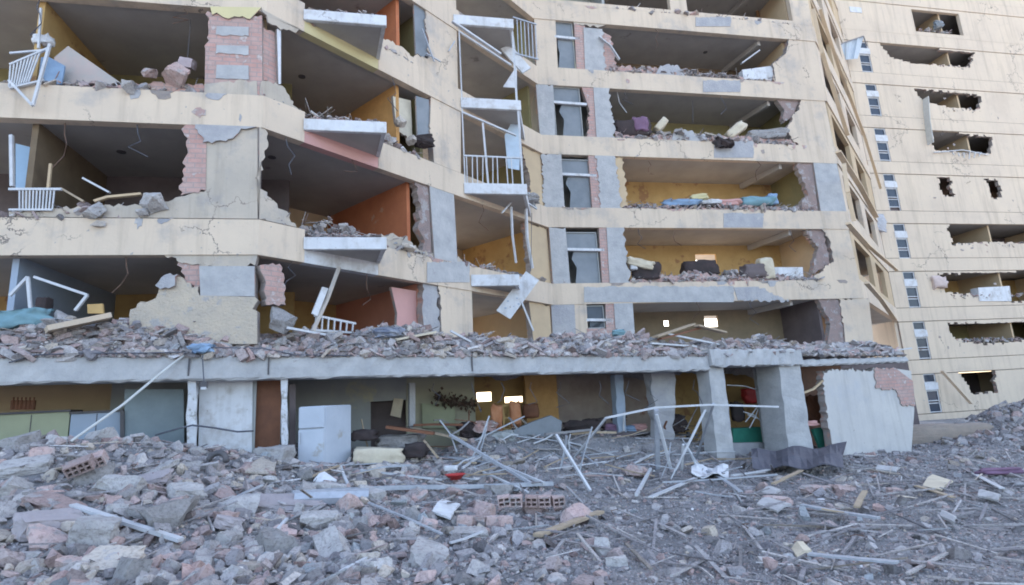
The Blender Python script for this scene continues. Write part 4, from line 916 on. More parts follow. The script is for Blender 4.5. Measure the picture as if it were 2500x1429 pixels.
# ---------- poles, bars and planks on the ground
POLE = 'poles and bars tangled in front of the shop floor'
def gstick(name, pts, w, h, mt, label, cat, lift=.08, grp=None, r=False):
    P = [G(p[0], p[1]) + Vector((0, 0, lift)) if len(p) == 2 else atd(p[0], p[1], p[2]) for p in pts]; return stick(P, w, h, mt, name, label, cat, grp, rnd_=r)
gstick('metal_pole', [(712, 1222), (960, 1208), (1200, 1203), (1350, 1196)], .09, .07, STEEL, 'long pale pole lying level across the middle of the debris', 'pole', .12)
gstick('drain_pipe', [(720, 1235), (900, 1228)], .26, .2, STEEL, 'thick grey pipe lying at the left end of the long level pole', 'pipe', .1, r=True)
gstick('plank', [(175, 1258), (300, 1300), (440, 1345)], .09, .04, WHITEM, 'long pale strip sloping down through the left foreground rubble', 'strip', .12)
gstick('plank', [(1312, 1325), (1468, 1264)], .13, .04, WOOD, 'tan wooden plank lying diagonally in the middle foreground', 'plank', .09)
def F(px, y_, zz_=None): return (px, y_)
# bent lamp pole and its neighbours
d0 = 12.6
stick([G(1402, 1118), atd(1480, 1020, d0), atd(1600, 995, d0 + .6), atd(1730, 988, d0 + 1.2), atd(1900, 993, d0 + 2)], .045, .045, WHITEM, 'metal_pole', 'long bent white pole rising from the debris and running level to the canopy columns', 'pole')
stick([G(1606, 1146), atd(1602, 1000, 13)], .10, .10, STEEL, 'metal_post', 'upright grey post standing under the canopy end', 'post')
stick([G(1640, 1152), atd(1603, 1012, 12.9)], .06, .05, WHITEM, 'metal_bar', 'thin bar leaning left against the upright post', 'bar')
stick([G(1648, 1150), atd(1722, 1000, 13.4)], .05, .05, WHITEM, 'metal_bar', 'thin bar leaning right towards the canopy column', 'bar')
stick([G(1700, 1120), atd(1742, 985, 14)], .05, .05, STEEL, 'metal_bar', 'short thin bar leaning against the canopy column', 'bar')
stick([G(1664, 1150), atd(1668, 1085, 13)], .05, .05, WHITEM, 'metal_bar', 'short upright bar between the two leaning bars', 'bar')
gstick('metal_bar', [(1555, 1226), (1590, 1158)], .055, .05, WHITEM, 'short white bar standing out of the debris below the upright post', 'bar', .12)
stick([G(1442, 1205) + Vector((0, 0, .05)), atd(1358, 1062, 12.3)], .05, .05, WHITEM, 'metal_bar', 'white bar crossing the bent pole near its foot', 'bar')
stick([G(1300, 1195) + Vector((0, 0, .1)), atd(1100, 1062, 12.6)], .06, .05, STEEL, 'metal_bar', 'long grey bar sloping down right above the red basin', 'bar')
gstick('metal_bar', [(1180, 1135), (1330, 1200)], .05, .05, WHITEM, 'white bar lying beside the long grey sloping bar', 'bar', .15)
gstick('metal_bar', [(1130, 1160), (1185, 1120)], .045, .04, WHITEM, 'thin bar sticking up beside the red basin', 'bar', .14)
k_ = 0
for (a, b) in (((1150, 1150), (1290, 1215)), ((880, 1160), (1080, 1185)), ((1020, 1120), (1200, 1140)), ((760, 1180), (830, 1150)), ((830, 1150), (850, 1200)), ((900, 1250), (1080, 1330)), ((1700, 1220), (1790, 1235)), ((1620, 1195), (1900, 1175)), ((1730, 1160), (1810, 1215)),
               ((2095, 1260), (2115, 1218)), ((1960, 1255), (2150, 1290)), ((2010, 1270), (2065, 1280)), ((1590, 1230), (1700, 1180)), ((1790, 1175), (1880, 1160)), ((1260, 1080), (1420, 1100)), ((1380, 1090), (1460, 1150)), ((1480, 1150), (1600, 1180)), ((830, 1420), (920, 1370)), ((660, 1340), (700, 1290)), ((1980, 1390), (2200, 1415)), ((2240, 1200), (2330, 1230)), ((2380, 1170), (2450, 1210)), ((1100, 1350), (1180, 1320)), ((1890, 1200), (1960, 1165)), ((960, 1105), (1130, 1115)), ((1340, 1160), (1480, 1140)), ((1420, 1130), (1540, 1120)), ((700, 1150), (960, 1140)), ((560, 1250), (640, 1210))):
    k_ += 1; wd = rnd.choice([.03, .04, .05, .08]); gstick('metal_strip', [a, ((a[0] + b[0]) / 2, (a[1] + b[1]) / 2 + rnd.uniform(-3, 3)), b], wd, rnd.choice([.02, .03]), rnd.choice([WHITEM, STEEL, STEEL, WOOD]),
       'thin twisted strip lying in the %s of the debris field' % ('left part' if a[0] < 900 else 'middle part' if a[0] < 1560 else 'right part'), 'metal strip', rnd.uniform(.08, .16), 'thin strips lying in the debris')
for i in range(64):
    x_ = rnd.uniform(1090, 1760) if i % 4 else rnd.uniform(860, 1150); y_ = rnd.uniform(1075, 1185); a_ = rnd.choice([-1, 1]) * rnd.uniform(.08, .7) if i % 5 else rnd.uniform(1.0, 1.9); L_ = rnd.uniform(40, 170) * (1 if i % 5 else .45)
    p1 = (x_, y_); p2 = (x_ + L_ * math.cos(a_), y_ - L_ * abs(math.sin(a_)) * (1 if i % 5 == 0 else .4) * rnd.choice([1, -1] if i % 5 else [1]))
    A_ = G(*p1) + Vector((0, 0, .06)); B_ = G(p2[0], max(p2[1], 1068)) + Vector((0, 0, rnd.uniform(.05, .35))) if i % 5 else A_ + Vector((rnd.uniform(-.5, .5), rnd.uniform(-.2, .3), rnd.uniform(.4, 1.0)))
    if (B_ - A_).length < .2 or (B_ - A_).length > 3: continue
    w_ = rnd.choice([.02, .03, .03, .045]); stick([A_, (A_ + B_) / 2 + Vector((rnd.uniform(-.05, .05), 0, rnd.uniform(-.03, .08))), B_], w_, w_ * .7, rnd.choice([WHITEM, STEEL, STEEL, WOOD, GREYM]), 'metal_bar', 'thin bent bar in the tangle before the open shop floor', 'bar', 'thin bars tangled before the open shop floor')
# bent sheet
def sheet(rows, mt, name, label, cat, th_=.02):
    n = len(rows[0]); vs = [Vector(p) for r in rows for p in r]; fs = [(i * n + j, i * n + j + 1, (i + 1) * n + j + 1, (i + 1) * n + j) for i in range(len(rows) - 1) for j in range(n - 1)]
    m_ = len(vs); vs2 = vs + [v - Vector((0, 0, th_)) for v in vs]; f2 = fs + [tuple(m_ + k for k in f[::-1]) for f in fs]
    bd = [j for j in range(n)] + [i * n + n - 1 for i in range(1, len(rows))] + [(len(rows) - 1) * n + j for j in range(n - 2, -1, -1)] + [i * n for i in range(len(rows) - 2, 0, -1)]
    f2 += [(bd[i], m_ + bd[i], m_ + bd[(i + 1) % len(bd)], bd[(i + 1) % len(bd)]) for i in range(len(bd))]
    return tag(MB().add(vs2, f2).build(name, mt), label, cat)
DWH = mat('dusty_white', (.46, .45, .45), (.36, .35, .35), 6, .6, c3=(.3, .29, .28), s3=5, t3=.55)
TARP = mat('grey_roofing_sheet', (.10, .10, .12), (.07, .07, .09), 4, .5, rough=.6)
rows = []
for i, (y0, y1, lf0, lf1) in enumerate(((1128, 1124, .25, .35), (1140, 1140, .42, .5), (1152, 1160, .30, .42), (1158, 1172, .14, .30))):
    rows.append([G(1840 + (2065 - 1840) * t, y0 + (y1 - y0) * t) + Vector((0, 0, lf0 + (lf1 - lf0) * t + .05 * math.sin(t * 14 + i))) for t in np.linspace(0, 1, 16)])
rows[1][-1] += Vector((.12, 0, .05)); sheet(rows, TARP, 'roofing_sheet', 'bent dark grey roofing sheet lying before the canopy columns', 'metal sheet')
rows = [[G(1690 + 90 * t, 1150 + 12 * i) + Vector((0, 0, .12 + .06 * math.sin(9 * t + i))) for t in np.linspace(0, 1, 8)] for i in range(3)]
sheet(rows, WHITE, 'plastic_sheet', 'small crumpled pale sheet left of the dark roofing sheet', 'sheet')
for i, (pts, mt, lb) in enumerate((([(1055, 1265), (1080, 1240), (1124, 1248), (1100, 1280)], WHITE, 'flat white paper sheet left of the pink bricks'), ([(765, 1186), (792, 1170), (822, 1188), (790, 1192)], WHITE, 'small white tented sheet left of the long pole'), ([(2390, 1225), (2400, 1216), (2448, 1226), (2440, 1236)], DWH, 'small white sheet at the far right edge of the debris'),
        ([(1850, 1245), (1880, 1235), (1935, 1250), (1900, 1262)], DWH, 'crumpled white sheet below the brick remnants'), ([(1860, 1215), (1885, 1205), (1910, 1212), (1890, 1222)], DWH, 'grey-white scrap above the crumpled sheet'), ([(2140, 1155), (2150, 1151), (2200, 1154), (2190, 1160)], DWH, 'thin white strip right of the roofing sheet'), ([(2298, 1277), (2310, 1272), (2340, 1284), (2332, 1290)], DWH, 'white scrap at the right of the near foreground'),
        ([(2255, 1200), (2280, 1175), (2330, 1190), (2300, 1208)], CREAMF, 'greenish cream slab piece at the right'), ([(1935, 1360), (1965, 1352), (1985, 1370), (1950, 1380)], CREAMF, 'pale flat stone at the bottom right'), ([(598, 1165), (640, 1133), (675, 1142), (668, 1168)], CHP, 'pale cream slab below the round boulder'))):
    sheet([[G(*pts[0]) + Vector((0, 0, .10)), (G(*pts[0]) + G(*pts[1])) / 2 + Vector((0, 0, .16)), G(*pts[1]) + Vector((0, 0, .14))], [G(*pts[3]) + Vector((0, 0, .09)), (G(*pts[3]) + G(*pts[2])) / 2 + Vector((0, 0, .13)), G(*pts[2]) + Vector((0, 0, .12))]], mt, 'sheet_scrap', lb, 'scrap', .03)
# red basin
p = G(1112, 1188) + Vector((0, 0, .13)); q = MB(); n = 20
ring = lambda r, z: [p + Vector((r * math.cos(6.283 * k / n), r * .8 * math.sin(6.283 * k / n), z)) for k in range(n)]
R4 = [ring(.10, 0), ring(.19, .10), ring(.205, .10), ring(.185, .085), ring(.09, .02)]; vs = [v for r in R4 for v in r]
fs = [(i * n + k, i * n + (k + 1) % n, (i + 1) * n + (k + 1) % n, (i + 1) * n + k) for i in range(4) for k in range(n)] + [tuple(range(n))[::-1], tuple(4 * n + k for k in range(n))]
q.add(vs, fs); tag(q.build('basin', REDP, smooth=True), 'small red plastic basin lying in the middle of the debris', 'basin')
blob(G(1100, 1170) + Vector((0, .1, .2)), (.26, .1, .1), WHITE, 'cloth', 'white rag lying behind the red basin', 'rag', amp=.1, seed=4)
# boulders and soft things at the foot of the podium
blob(on(PW, 668, 1112, -.3), (.62, .5, .34), CHC, 'boulder', 'rounded grey boulder lying before the brown shop door', 'boulder', amp=.10, seed=2, cuts=7)
blob(on(PW, 925, 1112, .2), (1.05, .5, .32), CREAMF, 'mattress', 'folded tan mattress lying right of the white refrigerator', 'mattress', rot=(0, .08, .3), amp=.08, seed=3, cuts=7)
blob(on(PW, 1015, 1098, .3), (.5, .4, .3), BLACKF, 'bundle', 'dark bundle beside the tan mattress', 'bundle', amp=.15, seed=5)
blob(on(PW, 890, 1062, .7), (.5, .4, .22), BLACKF, 'bundle', 'dark crumpled bundle on the rubble behind the mattress', 'bundle', amp=.2, seed=6)
stick([on(PW, 1035, 1075, .1), on(PW, 1070, 1118, -.1)], .06, .03, WOOD, 'batten', 'short light batten leaning beside the dark bundle', 'batten')
stick([on(PW, 945, 1042, .6), on(PW, 1060, 1058, .2)], .30, .06, WOODD, 'board', 'dark brown board sloping out of the broken window', 'board')
stick([on(PW, 1010, 1046, .9), on(PW, 1140, 1074, .1)], .10, .05, WOOD, 'board', 'pale edged board lying over the dark brown board', 'board')
blob(on(PW, 980, 1078, .8), (1.0, .5, .3), CHC, 'boulder', 'grey slab lump inside the shop below the broken window', 'slab lump', amp=.15, seed=8, smooth_=False)
panel(PW, [(1250, 1100), (1255, 1050), (1300, 1030), (1345, 1014), (1372, 1028), (1365, 1100)], .8, .12, mat('slate_grey', (.22, .24, .26)), 'slate_block', 'dark slate slab leaning in the middle of the shop floor', 'slab')
blob(on(PW, 1213, 1032, 1.5), (.28, .2, .85), COPPER, 'curtain', 'copper coloured curtain bundle hanging left of the lit window', 'curtain', amp=.16, seed=201)
blob(on(PW, 1258, 1010, 1.6), (.28, .2, .6), COPPER, 'curtain', 'shorter copper curtain hanging right of the taller one', 'curtain', amp=.16, seed=202)
q = MB()
for a, b in (((1228, 990), (1230, 1050)), ((1244, 990), (1245, 1050)), ((1228, 990), (1244, 990)), ((1228, 1020), (1244, 1020)), ((1230, 1048), (1245, 1048))): q.beam(on(PW, *a, 1.7), on(PW, *b, 1.7), .05, .05)
tag(q.build('shelf_frame', OCHRE), 'narrow yellow shelf frame standing between the copper curtains', 'shelf')
blob(on(PW, 1295, 1003, 2.2), (.45, .3, .4), WOODD, 'barrel', 'dark round tub beside the wood panelling', 'tub', amp=.05, seed=9)
# garland of dark leaves
q = MB()
for i in range(120):
    t = rnd.random(); c = on(PW, 1060 + 100 * t + rnd.gauss(0, 6), 968 + 22 * t + rnd.gauss(0, 9), 2.75 + rnd.uniform(-.15, .1)); q.box(c, rnd.uniform(.04, .13), .01, rnd.uniform(.04, .10), M_=Euler((rnd.uniform(-1, 1), rnd.uniform(-1, 1), rnd.uniform(0, 6))).to_matrix())
q.tube([on(PW, 1058 + 10 * i, 968 + 2.2 * i, 2.8) for i in range(11)], .015, 5)
tag(q.build('leaf_garland', LEAF), 'dark withered leaf garland hanging on the khaki shop wall', 'garland')
panel(PW, [(962, 972), (985, 974), (978, 1020), (953, 1014)], 2.9, .02, CREAMF, 'paper_note', 'pale sheet hanging askew in the dark broken window', 'paper')
panel(PW, [(1000, 935), (1014, 935), (1014, 1050), (1000, 1048)], 1.6, .2, CONCL, 'shop_post', 'thin grey post right of the dark broken window', 'post')
panel(PW, [(1030, 985), (1110, 985), (1112, 1045), (1032, 1045)], 2.85, .05, OLIVEP, 'cupboard', 'khaki cupboard behind the rubble beneath the leaf garland', 'cupboard')
# refrigerator
def fridge():
    a = on(PW, 793, 1140, -.1); zt = on(PW, 793, 990, -.1).z; zb = a.z - .15
    e = empty('refrigerator', (a.x, a.y, zb), 'tall pale blue refrigerator standing right of the peeling post', 'refrigerator')
    pl_ = on(PW, 727, 1130, .05); pr_ = on(PW, 858, 1130, .45)
    back_ = Vector((pl_.x + pr_.x - a.x, pl_.y + pr_.y - a.y, 0)); poly = [(pl_.x, pl_.y), (a.x, a.y), (pr_.x, pr_.y), (back_.x, back_.y)]
    MB().prism(poly, zb, zt).build('body', FRIDGE, e, bevel=.02)
    d = (Vector((a.x, a.y, 0)) - Vector((pl_.x, pl_.y, 0))); n = Vector((d.y, -d.x, 0)).normalized(); A0 = Vector((pl_.x, pl_.y, 0)) + d * .02; A1_ = Vector((pl_.x, pl_.y, 0)) + d * .98
    hgt = zt - zb
    for (f0, f1) in ((.02, .66), (.68, .99)):
        MB().prism([A0 + n * .05, A1_ + n * .05, A1_ + n * .004, A0 + n * .004], zb + hgt * f0, zb + hgt * f1).build('door', FRIDGE, e, bevel=.012)
    h0 = A0 + d * .08 + n * .08
    MB().beam(h0 + Vector((0, 0, zb + hgt * .45)), h0 + Vector((0, 0, zb + hgt * .62)), .02, .02).build('handle', STEEL, e)
fridge()
panel(PW, [(706, 938), (722, 938), (722, 1125), (708, 1125)], .55, .2, DARKW, 'dark_gap_strip', 'dark strip in the gap behind the peeling post', 'timber')  # dark strip set in the gap, its shade given as colour
# left shop interior
def cabinet(x0, y0, x1, y1, d, mt, dp_, name, label, cat):
    e = empty(name, on(PW, (x0 + x1) / 2, y1, d), label, cat); p2 = PLd(PW, d); u0, z1 = p2.uz(x0, y0); u1, z0 = p2.uz(x1, y1); z1 = p2.uz((x0 + x1) / 2, y0)[1]; z0 = p2.uz((x0 + x1) / 2, y1)[1] - .3
    MB().prism([p2.P(u0, 0, 0), p2.P(u1, 0, 0), p2.P(u1, 0, dp_), p2.P(u0, 0, dp_)], z0, z1).build('cabinet_body', mt, e)
    MB().prism([p2.P(u0 - .02, 0, -.05), p2.P(u1 + .02, 0, -.05), p2.P(u1 + .02, 0, dp_), p2.P(u0 - .02, 0, dp_)], z1 + .002, z1 + .04).build('top', DARKM, e)
    q = MB(); n = max(1, int((u1 - u0) / .7))
    for i in range(1, n + 1): q.box(p2.P(u0 + (u1 - u0) * i / (n + 1), (z0 + z1) / 2, -.004), .012, .008, z1 - z0 - .04, p2.a)
    if n: q.build('seam', DARKM, e)
    return e
cabinet(-120, 1012, 163, 1085, 1.0, OLIVEP, .7, 'shop_counter', 'long olive counter at the left end of the shop', 'counter')
cabinet(174, 1008, 292, 1095, 1.0, BLUEG, .7, 'display_cabinet', 'blue grey cabinet beside the olive counter', 'cabinet')
panel(PW, [(293, 1003), (303, 1003), (303, 1100), (293, 1100)], .85, .08, DARKM, 'dark_post', 'black upright bar at the right side of the blue grey cabinet', 'bar')
panel(PW, [(304, 950), (448, 950), (450, 1110), (304, 1110)], .9, .08, mat('teal_grey_panel', (.24, .29, .31), (.20, .24, .26)), 'partition_panel', 'dark teal grey panel left of the first peeling column', 'panel')
for i in range(6):
    b = on(PW, 30 + 10 * i, 1000, 1.4); q = MB().tube([b, b + Vector((0, 0, .16)), b + Vector((0, 0, .18))], .04, 8).tube([b + Vector((0, 0, .18)), b + Vector((0, 0, .24))], .014, 8); tag(q.build('bottle', WOODD), 'brown bottle in the row on the olive counter', 'bottle', 'brown bottles on the olive counter')
# cable over the column, long pole to the canopy, hanging lamp
stick([on(PW, 380, 1062, .3), on(PW, 440, 1045, -.02), on(PW, 470, 1038, -.02), on(PW, 520, 1044, -.02), on(PW, 580, 1054, 0), on(PW, 618, 1052, .3)], .035, .035, ROPE, 'cable', 'dark cable slung across the white shop wall', 'cable', rnd_=True)
stick([G(172, 1085) + Vector((0, 0, .05)), on(PW, 300, 988, -.45), on(PW, 400, 905, -.2), on(PW, 448, 868, -.05)], .045, .045, mat('pale_pole', (.55, .56, .54)), 'long_pole', 'long thin pale pole leaning from the left heap up to the canopy edge', 'pole', rnd_=True)
stick([on(PW, 22, 885, -.06), on(PW, 90, 866, -.06), on(PW, 200, 862, -.08), on(PW, 330, 862, -.08), on(PW, 440, 860, -.08), on(PW, 490, 848, -.08), on(PW, 640, 850, -.08), on(PW, 720, 866, -.06), on(PW, 860, 868, -.06)], .025, .025, ROPE, 'cable', 'thin dark cable running along the upper edge of the canopy', 'cable', rnd_=True)
blob(on(PW, 492, 850, -.06), (.36, .2, .16), BLUEC, 'cable_tangle', 'dark blue tangle of wire caught on the canopy edge', 'wire tangle', amp=.3, seed=12, smooth_=False)
e = empty('hanging_lamp', on(PW, 497, 950, -.15), 'small dark lamp hanging under the canopy beside the first column', 'lamp')
MB().tube([on(PW, 494, 866, -.1), on(PW, 498, 935, -.15)], .012, 6).build('cord', ROPE, e); MB().tube([on(PW, 497, 932, -.15), on(PW, 497, 948, -.15)], .075, 12).build('lamp_shade', DARKM, e); MB().tube([on(PW, 497, 945, -.20), on(PW, 497, 951, -.2)], .05, 12).build('lamp_rim', WHITEM, e)
# right part of the shop
q_ = PW
e = empty('work_bench', on(PW, 1580, 1110, 1.9), 'dark work bench with clutter under the canopy', 'bench')
MB().beam(on(PW, 1465, 1052, 1.9), on(PW, 1690, 1062, 1.9), .5, .07).build('bench_top', DARKM, e)
for x_ in (1475, 1530, 1680): MB().beam(on(PW, x_, 1054, 1.9), on(PW, x_, 1120, 1.9), .08, .08).build('leg', DARKM, e)
for i, (x_, y_, s, mt, nm) in enumerate(((1495, 1040, .35, PURPLE, 'purple'), (1530, 1045, .3, BLUEC, 'blue grey'), (1560, 1040, .28, PINK, 'pink'), (1630, 1030, .4, BLACKF, 'black'), (1450, 1030, .4, BLACKF, 'big black'), (1510, 1015, .3, LEAF, 'olive brown'))):
    blob(on(PW, x_, y_ + 3, 1.9), (s * 1.4, s, s * .6), mt, 'clothes_bundle', nm + ' bundle lying on the dark work bench', 'bundle', amp=.25, seed=30 + i, smooth_=False)
blob(on(PW, 1540, 1088, 1.7), (.7, .4, .4), CREAMF, 'sack', 'pale sack lying under the work bench', 'sack', amp=.12, seed=41); blob(on(PW, 1470, 1095, 1.3), (.6, .4, .5), BLACKF, 'bundle', 'dark heap of charred stuff under the left end of the bench', 'heap', amp=.25, seed=42, smooth_=False)
panel(PW, [(1790, 1046), (1868, 1042), (1868, 1080), (1790, 1082)], 1.6, .5, GREENP, 'green_cabinet', 'low green cabinet seen between the two canopy columns', 'cabinet')
panel(PW, [(1788, 1082), (1868, 1080), (1870, 1125), (1790, 1125)], 1.2, .3, CONC, 'low_parapet_block', 'low grey wall between the two canopy columns', 'wall')
panel(PW, [(1985, 1048), (2022, 1040), (2040, 1112), (2012, 1112)], .6, .1, GREENP, 'green_board', 'dark green board leaning beside the cream shop wall', 'board')
stick([on(PW, 1958, 960, .3), on(PW, 1985, 950, .2), on(PW, 2010, 928, .1)], .07, .06, TAN, 'batten', 'bent tan batten jutting out beside the cream shop wall', 'batten')
blob(on(PW, 1985, 1000, 1.4), (.5, .4, .9), WOODD, 'cupboard', 'toppled brown cupboard in the gap left of the cream wall', 'cupboard', amp=.12, seed=44, smooth_=False); blob(on(PW, 1975, 1033, .5), (.45, .3, .14), PINK, 'cloth', 'pink rag lying above the green board', 'rag', amp=.2, seed=45)
for i, (a, b) in enumerate((((1820, 1030), (1855, 985)), ((1815, 1005), (1860, 1030)), ((1830, 1045), (1850, 1000)), ((1775, 940), (1850, 952)), ((1825, 1012), (1870, 1040)))):
    stick([on(PW, *a, 1.2), on(PW, (a[0] + b[0]) / 2 + 4, (a[1] + b[1]) / 2 - 4, 1.15), on(PW, *b, 1.2)], .035, .035, WHITEM, 'wire_frame', 'thin white wire bent up between the canopy columns', 'wire', 'white wires between the canopy columns', rnd_=True)
blob(on(PW, 1800, 1005, 1.9), (.35, .3, .6), BLACKF, 'chair_back', 'black chair back between the canopy columns', 'chair', amp=.12, seed=47); blob(on(PW, 1835, 965, 3.2), (.6, .3, .5), REDP, 'cloth', 'red cloth hung at the back of the lit shop room', 'cloth', amp=.2, seed=48)
panel(PW, [(1770, 902), (1840, 902), (1840, 912), (1770, 912)], 3.5, .1, WHITE, 'ceiling_lamp', 'long white light fitting under the ceiling between the canopy columns', 'light fitting')

# ---------- things on the floors above
# left wing
def lw(x, y, d=-.25): return on(LW, x, y, d)
stick([lw(22, 196), lw(80, 258), lw(122, 108)], .055, .05, WHITEM, 'window_frame', 'bent white window frame hanging as a V over the top left floor edge', 'window frame')
stick([lw(100, 20, .1), lw(94, 118, .1)], .04, .04, WHITEM, 'curtain_rail', 'thin white upright pole at the top left room', 'pole')
q = MB(); q.beam(lw(24, 158, -.1), lw(118, 118, -.1), .05, .04); q.beam(lw(24, 215, -.1), lw(108, 196, -.1), .05, .04); q.beam(lw(24, 130, -.1), lw(115, 122, -.1), .04, .04)
for i in range(9): q.beam(lw(26 + i * 9, 158 - i * 4, -.1), lw(22 + i * 6, 212 - i * 1.5, -.1), .025, .025)
tag(q.build('balcony_railing', WHITEM), 'twisted white balcony railing at the top left corner', 'railing')
panel(LW, [(92, 205), (100, 140), (118, 138), (158, 160), (150, 205)], .1, .04, BLUEC, 'striped_blanket', 'pale blue blanket draped over the top left floor edge', 'blanket')
blob(lw(105, 100, .3), (.35, .2, .22), WHITE, 'cloth', 'white cloth bunched above the blue blanket', 'cloth', amp=.2, seed=50)
panel(LW, [(132, 140), (166, 112), (292, 200), (262, 206), (140, 206)], .35, .16, mat('pink_grey_slab', (.47, .36, .33), (.36, .36, .34), 1.6, .6), 'fallen_block', 'tilted pinkish wall slab fallen inside the top left room', 'wall slab', amp=.02)
stick([lw(466, 45, .5), lw(458, 140, .4)], .012, .012, ROPE, 'cord', 'thin cord hanging beside the top brick pier', 'cord', rnd_=True)
blob(lw(458, 155, .4), (.34, .2, .22), mat('mauve_plaster', (.48, .40, .42)), 'hanging_box', 'small mauve block hanging on the cord beside the brick pier', 'block', rot=(.2, .3, 0), amp=.05, seed=51, smooth_=False)
panel(LW, [(85, 385), (92, 460), (118, 460), (112, 392)], 1.0, .06, PURPLE, 'curtain', 'narrow mauve curtain in the second left room', 'curtain')
panel(LW, [(38, 350), (78, 360), (80, 462), (38, 462)], .55, .06, mat('light_blue_sheet', (.34, .48, .62), (.28, .40, .54), 2, .3), 'blue_curtain', 'light blue curtain at the left end of the middle left room', 'curtain')
stick([lw(28, 330, .05), lw(30, 455, .05)], .07, .06, WHITEM, 'window_post', 'white upright window post at the left edge above the railing', 'post'); stick([lw(124, 400, .3), lw(118, 460, .3)], .05, .05, TAN, 'window_post', 'tan upright post right of the mauve curtain', 'post')
panel(LW, [(78, 370), (86, 372), (88, 462), (80, 462)], .9, .2, BLACKF, 'wardrobe', 'dark wardrobe edge between the blue and mauve curtains', 'wardrobe')
q = MB(); q.beam(lw(22, 462, -.05), lw(150, 462, -.05), .05, .05); q.beam(lw(22, 512, -.05), lw(128, 512, -.05), .04, .04)
for i in range(11): q.beam(lw(48 + i * 8.5, 463, -.05), lw(48 + i * 8, 511, -.05), .025, .025)
tag(q.build('balcony_railing', WHITEM), 'white upright railing at the left end of the middle left floor', 'railing')
stick([lw(203, 435, .3), lw(268, 470, .2)], .06, .04, WHITEM, 'board', 'pale board poking up from the middle left rubble', 'board'); stick([lw(150, 460, .05), lw(205, 492, 0)], .05, .04, WOOD, 'board', 'thin brown batten sloping down to the middle left sill', 'board')
stick([lw(230, 492, -.05), lw(262, 482, 0), lw(345, 474, .1)], .10, .05, TAN, 'board', 'long tan board lying along the middle left sill', 'board')
blob(on(LW, 132, 327, .9), (.24, .24, .10), mat('lamp_glass', (.8, .8, .78), rough=.3), 'ceiling_lamp', 'round white lamp on the ceiling of the middle left room', 'lamp', amp=.0, seed=52)
# bottom left
stick([lw(24, 722), lw(68, 676), lw(76, 770)], .055, .05, WHITEM, 'window_frame', 'white bent frame standing at the bottom left of the first floor', 'window frame')
stick([lw(84, 676, 0), lw(214, 720, -.1), lw(184, 758, -.1)], .06, .05, WHITEM, 'window_frame', 'long white bar bent like a hook before the bottom left room', 'window frame')
stick([PW.P(*PW.uz(100, 800), .25) , PW.P(*PW.uz(245, 760), .6)], .50, .10, mat('tan_slab', (.58, .46, .34), (.5, .42, .33), 3, .6), 'fallen_block', 'long tan slab tilted on the heap at the left end of the canopy', 'wall slab')
panel(LW, [(213, 743), (250, 741), (252, 765), (214, 765)], -.1, .06, OCHRE, 'board', 'small yellow board standing at the end of the tan slab', 'board')
blob(lw(60, 780, -.3), (.8, .4, .35), TEAL, 'cloth', 'crumpled teal cloth at the left end of the canopy heap', 'cloth', amp=.25, seed=53); blob(lw(108, 745, .2), (.22, .2, .3), BLACKF, 'bag', 'black bag in the bottom left room', 'bag', amp=.1, seed=54)
# middle wing
def mw(x, y, d=-.15): return on(MW, x, y, d)
stick([mw(828, 652, -.1), mw(800, 728, -.3), mw(764, 808, -.4)], .07, .06, mat('pale_timber', (.52, .47, .42)), 'leaning_post', 'long pale post leaning in the lower middle opening', 'post')
panel(MW, [(788, 700), (802, 704), (775, 772), (762, 765)], -.35, .04, WHITE, 'shutter_slat', 'white shutter strip hooked on the leaning post', 'shutter')
q = MB(); q.beam(mw(768, 770, -.3), mw(868, 790, -.2), .05, .05); q.beam(mw(766, 806, -.3), mw(862, 812, -.2), .05, .05)
for i in range(7): q.beam(mw(772 + i * 15, 772 + i * 3, -.28), mw(770 + i * 15, 808, -.28), .035, .03)
tag(q.build('balcony_railing', WHITEM), 'white railing section at the foot of the leaning post', 'railing')
for i, (a, b, w) in enumerate((((1248, 505), (1260, 642), .06), ((1284, 510), (1300, 655), .08))): stick([mw(*a, -.5), mw(a[0] + 3, (a[1] + b[1]) / 2, -.5), mw(*b, -.45)], w, w, WHITEM, 'hanging_pole', ['thin white pole hanging left below the third balcony', 'thicker white pole hanging right below the third balcony'][i], 'pole')
stick([mw(1225, 520, -.4), mw(1262, 478, -.5), mw(1310, 510, -.4), mw(1290, 470, -.4)], .06, .05, WHITEM, 'bent_bracket', 'bent white bracket dangling under the balcony corner', 'bracket')
blob(mw(1296, 485, -.35), (.5, .3, .3), CHC, 'debris_bundle', 'grey tangle of plaster hanging under the balcony corner', 'debris tangle', amp=.35, seed=60, smooth_=False)
zb2 = Plane(on(RW, 1280, 700, -2.2)[:2], A1)
e_ = panel(zb2, [(1212, 758), (1284, 662), (1316, 684), (1246, 779)], 0, .05, WHITE, 'dangling_panel', 'white rectangular panel dangling askew before the lower balcony', 'panel')
for (x_, y_, s_) in ((1234, 752, .07), (1240, 735, .06), (1262, 728, .05), (1254, 748, .04), (1266, 742, .06)):
    w_ = zb2.hit(x_, y_) - zb2.n * .006; MB().box(w_, s_, .006, s_ * .5, A1).build('smudge', BLUEC, None).name = 'paint_smudge'
    o_ = bpy.data.objects[-1] if False else None
for o_ in [o for o in COL.objects if o.name.startswith('paint_smudge')]:
    o_.parent = e_; o_.location = Vector(o_.location) - Vector(e_.location)
stick([zb2.hit(1272, 735), zb2.hit(1302, 808)], .09, .05, WHITEM, 'hanging_pole', 'white pole hanging below the dangling white panel', 'pole'); stick([zb2.hit(1298, 520), zb2.hit(1296, 662)], .02, .02, ROPE, 'cord', 'thin cord holding the dangling white panel', 'cord', rnd_=True)
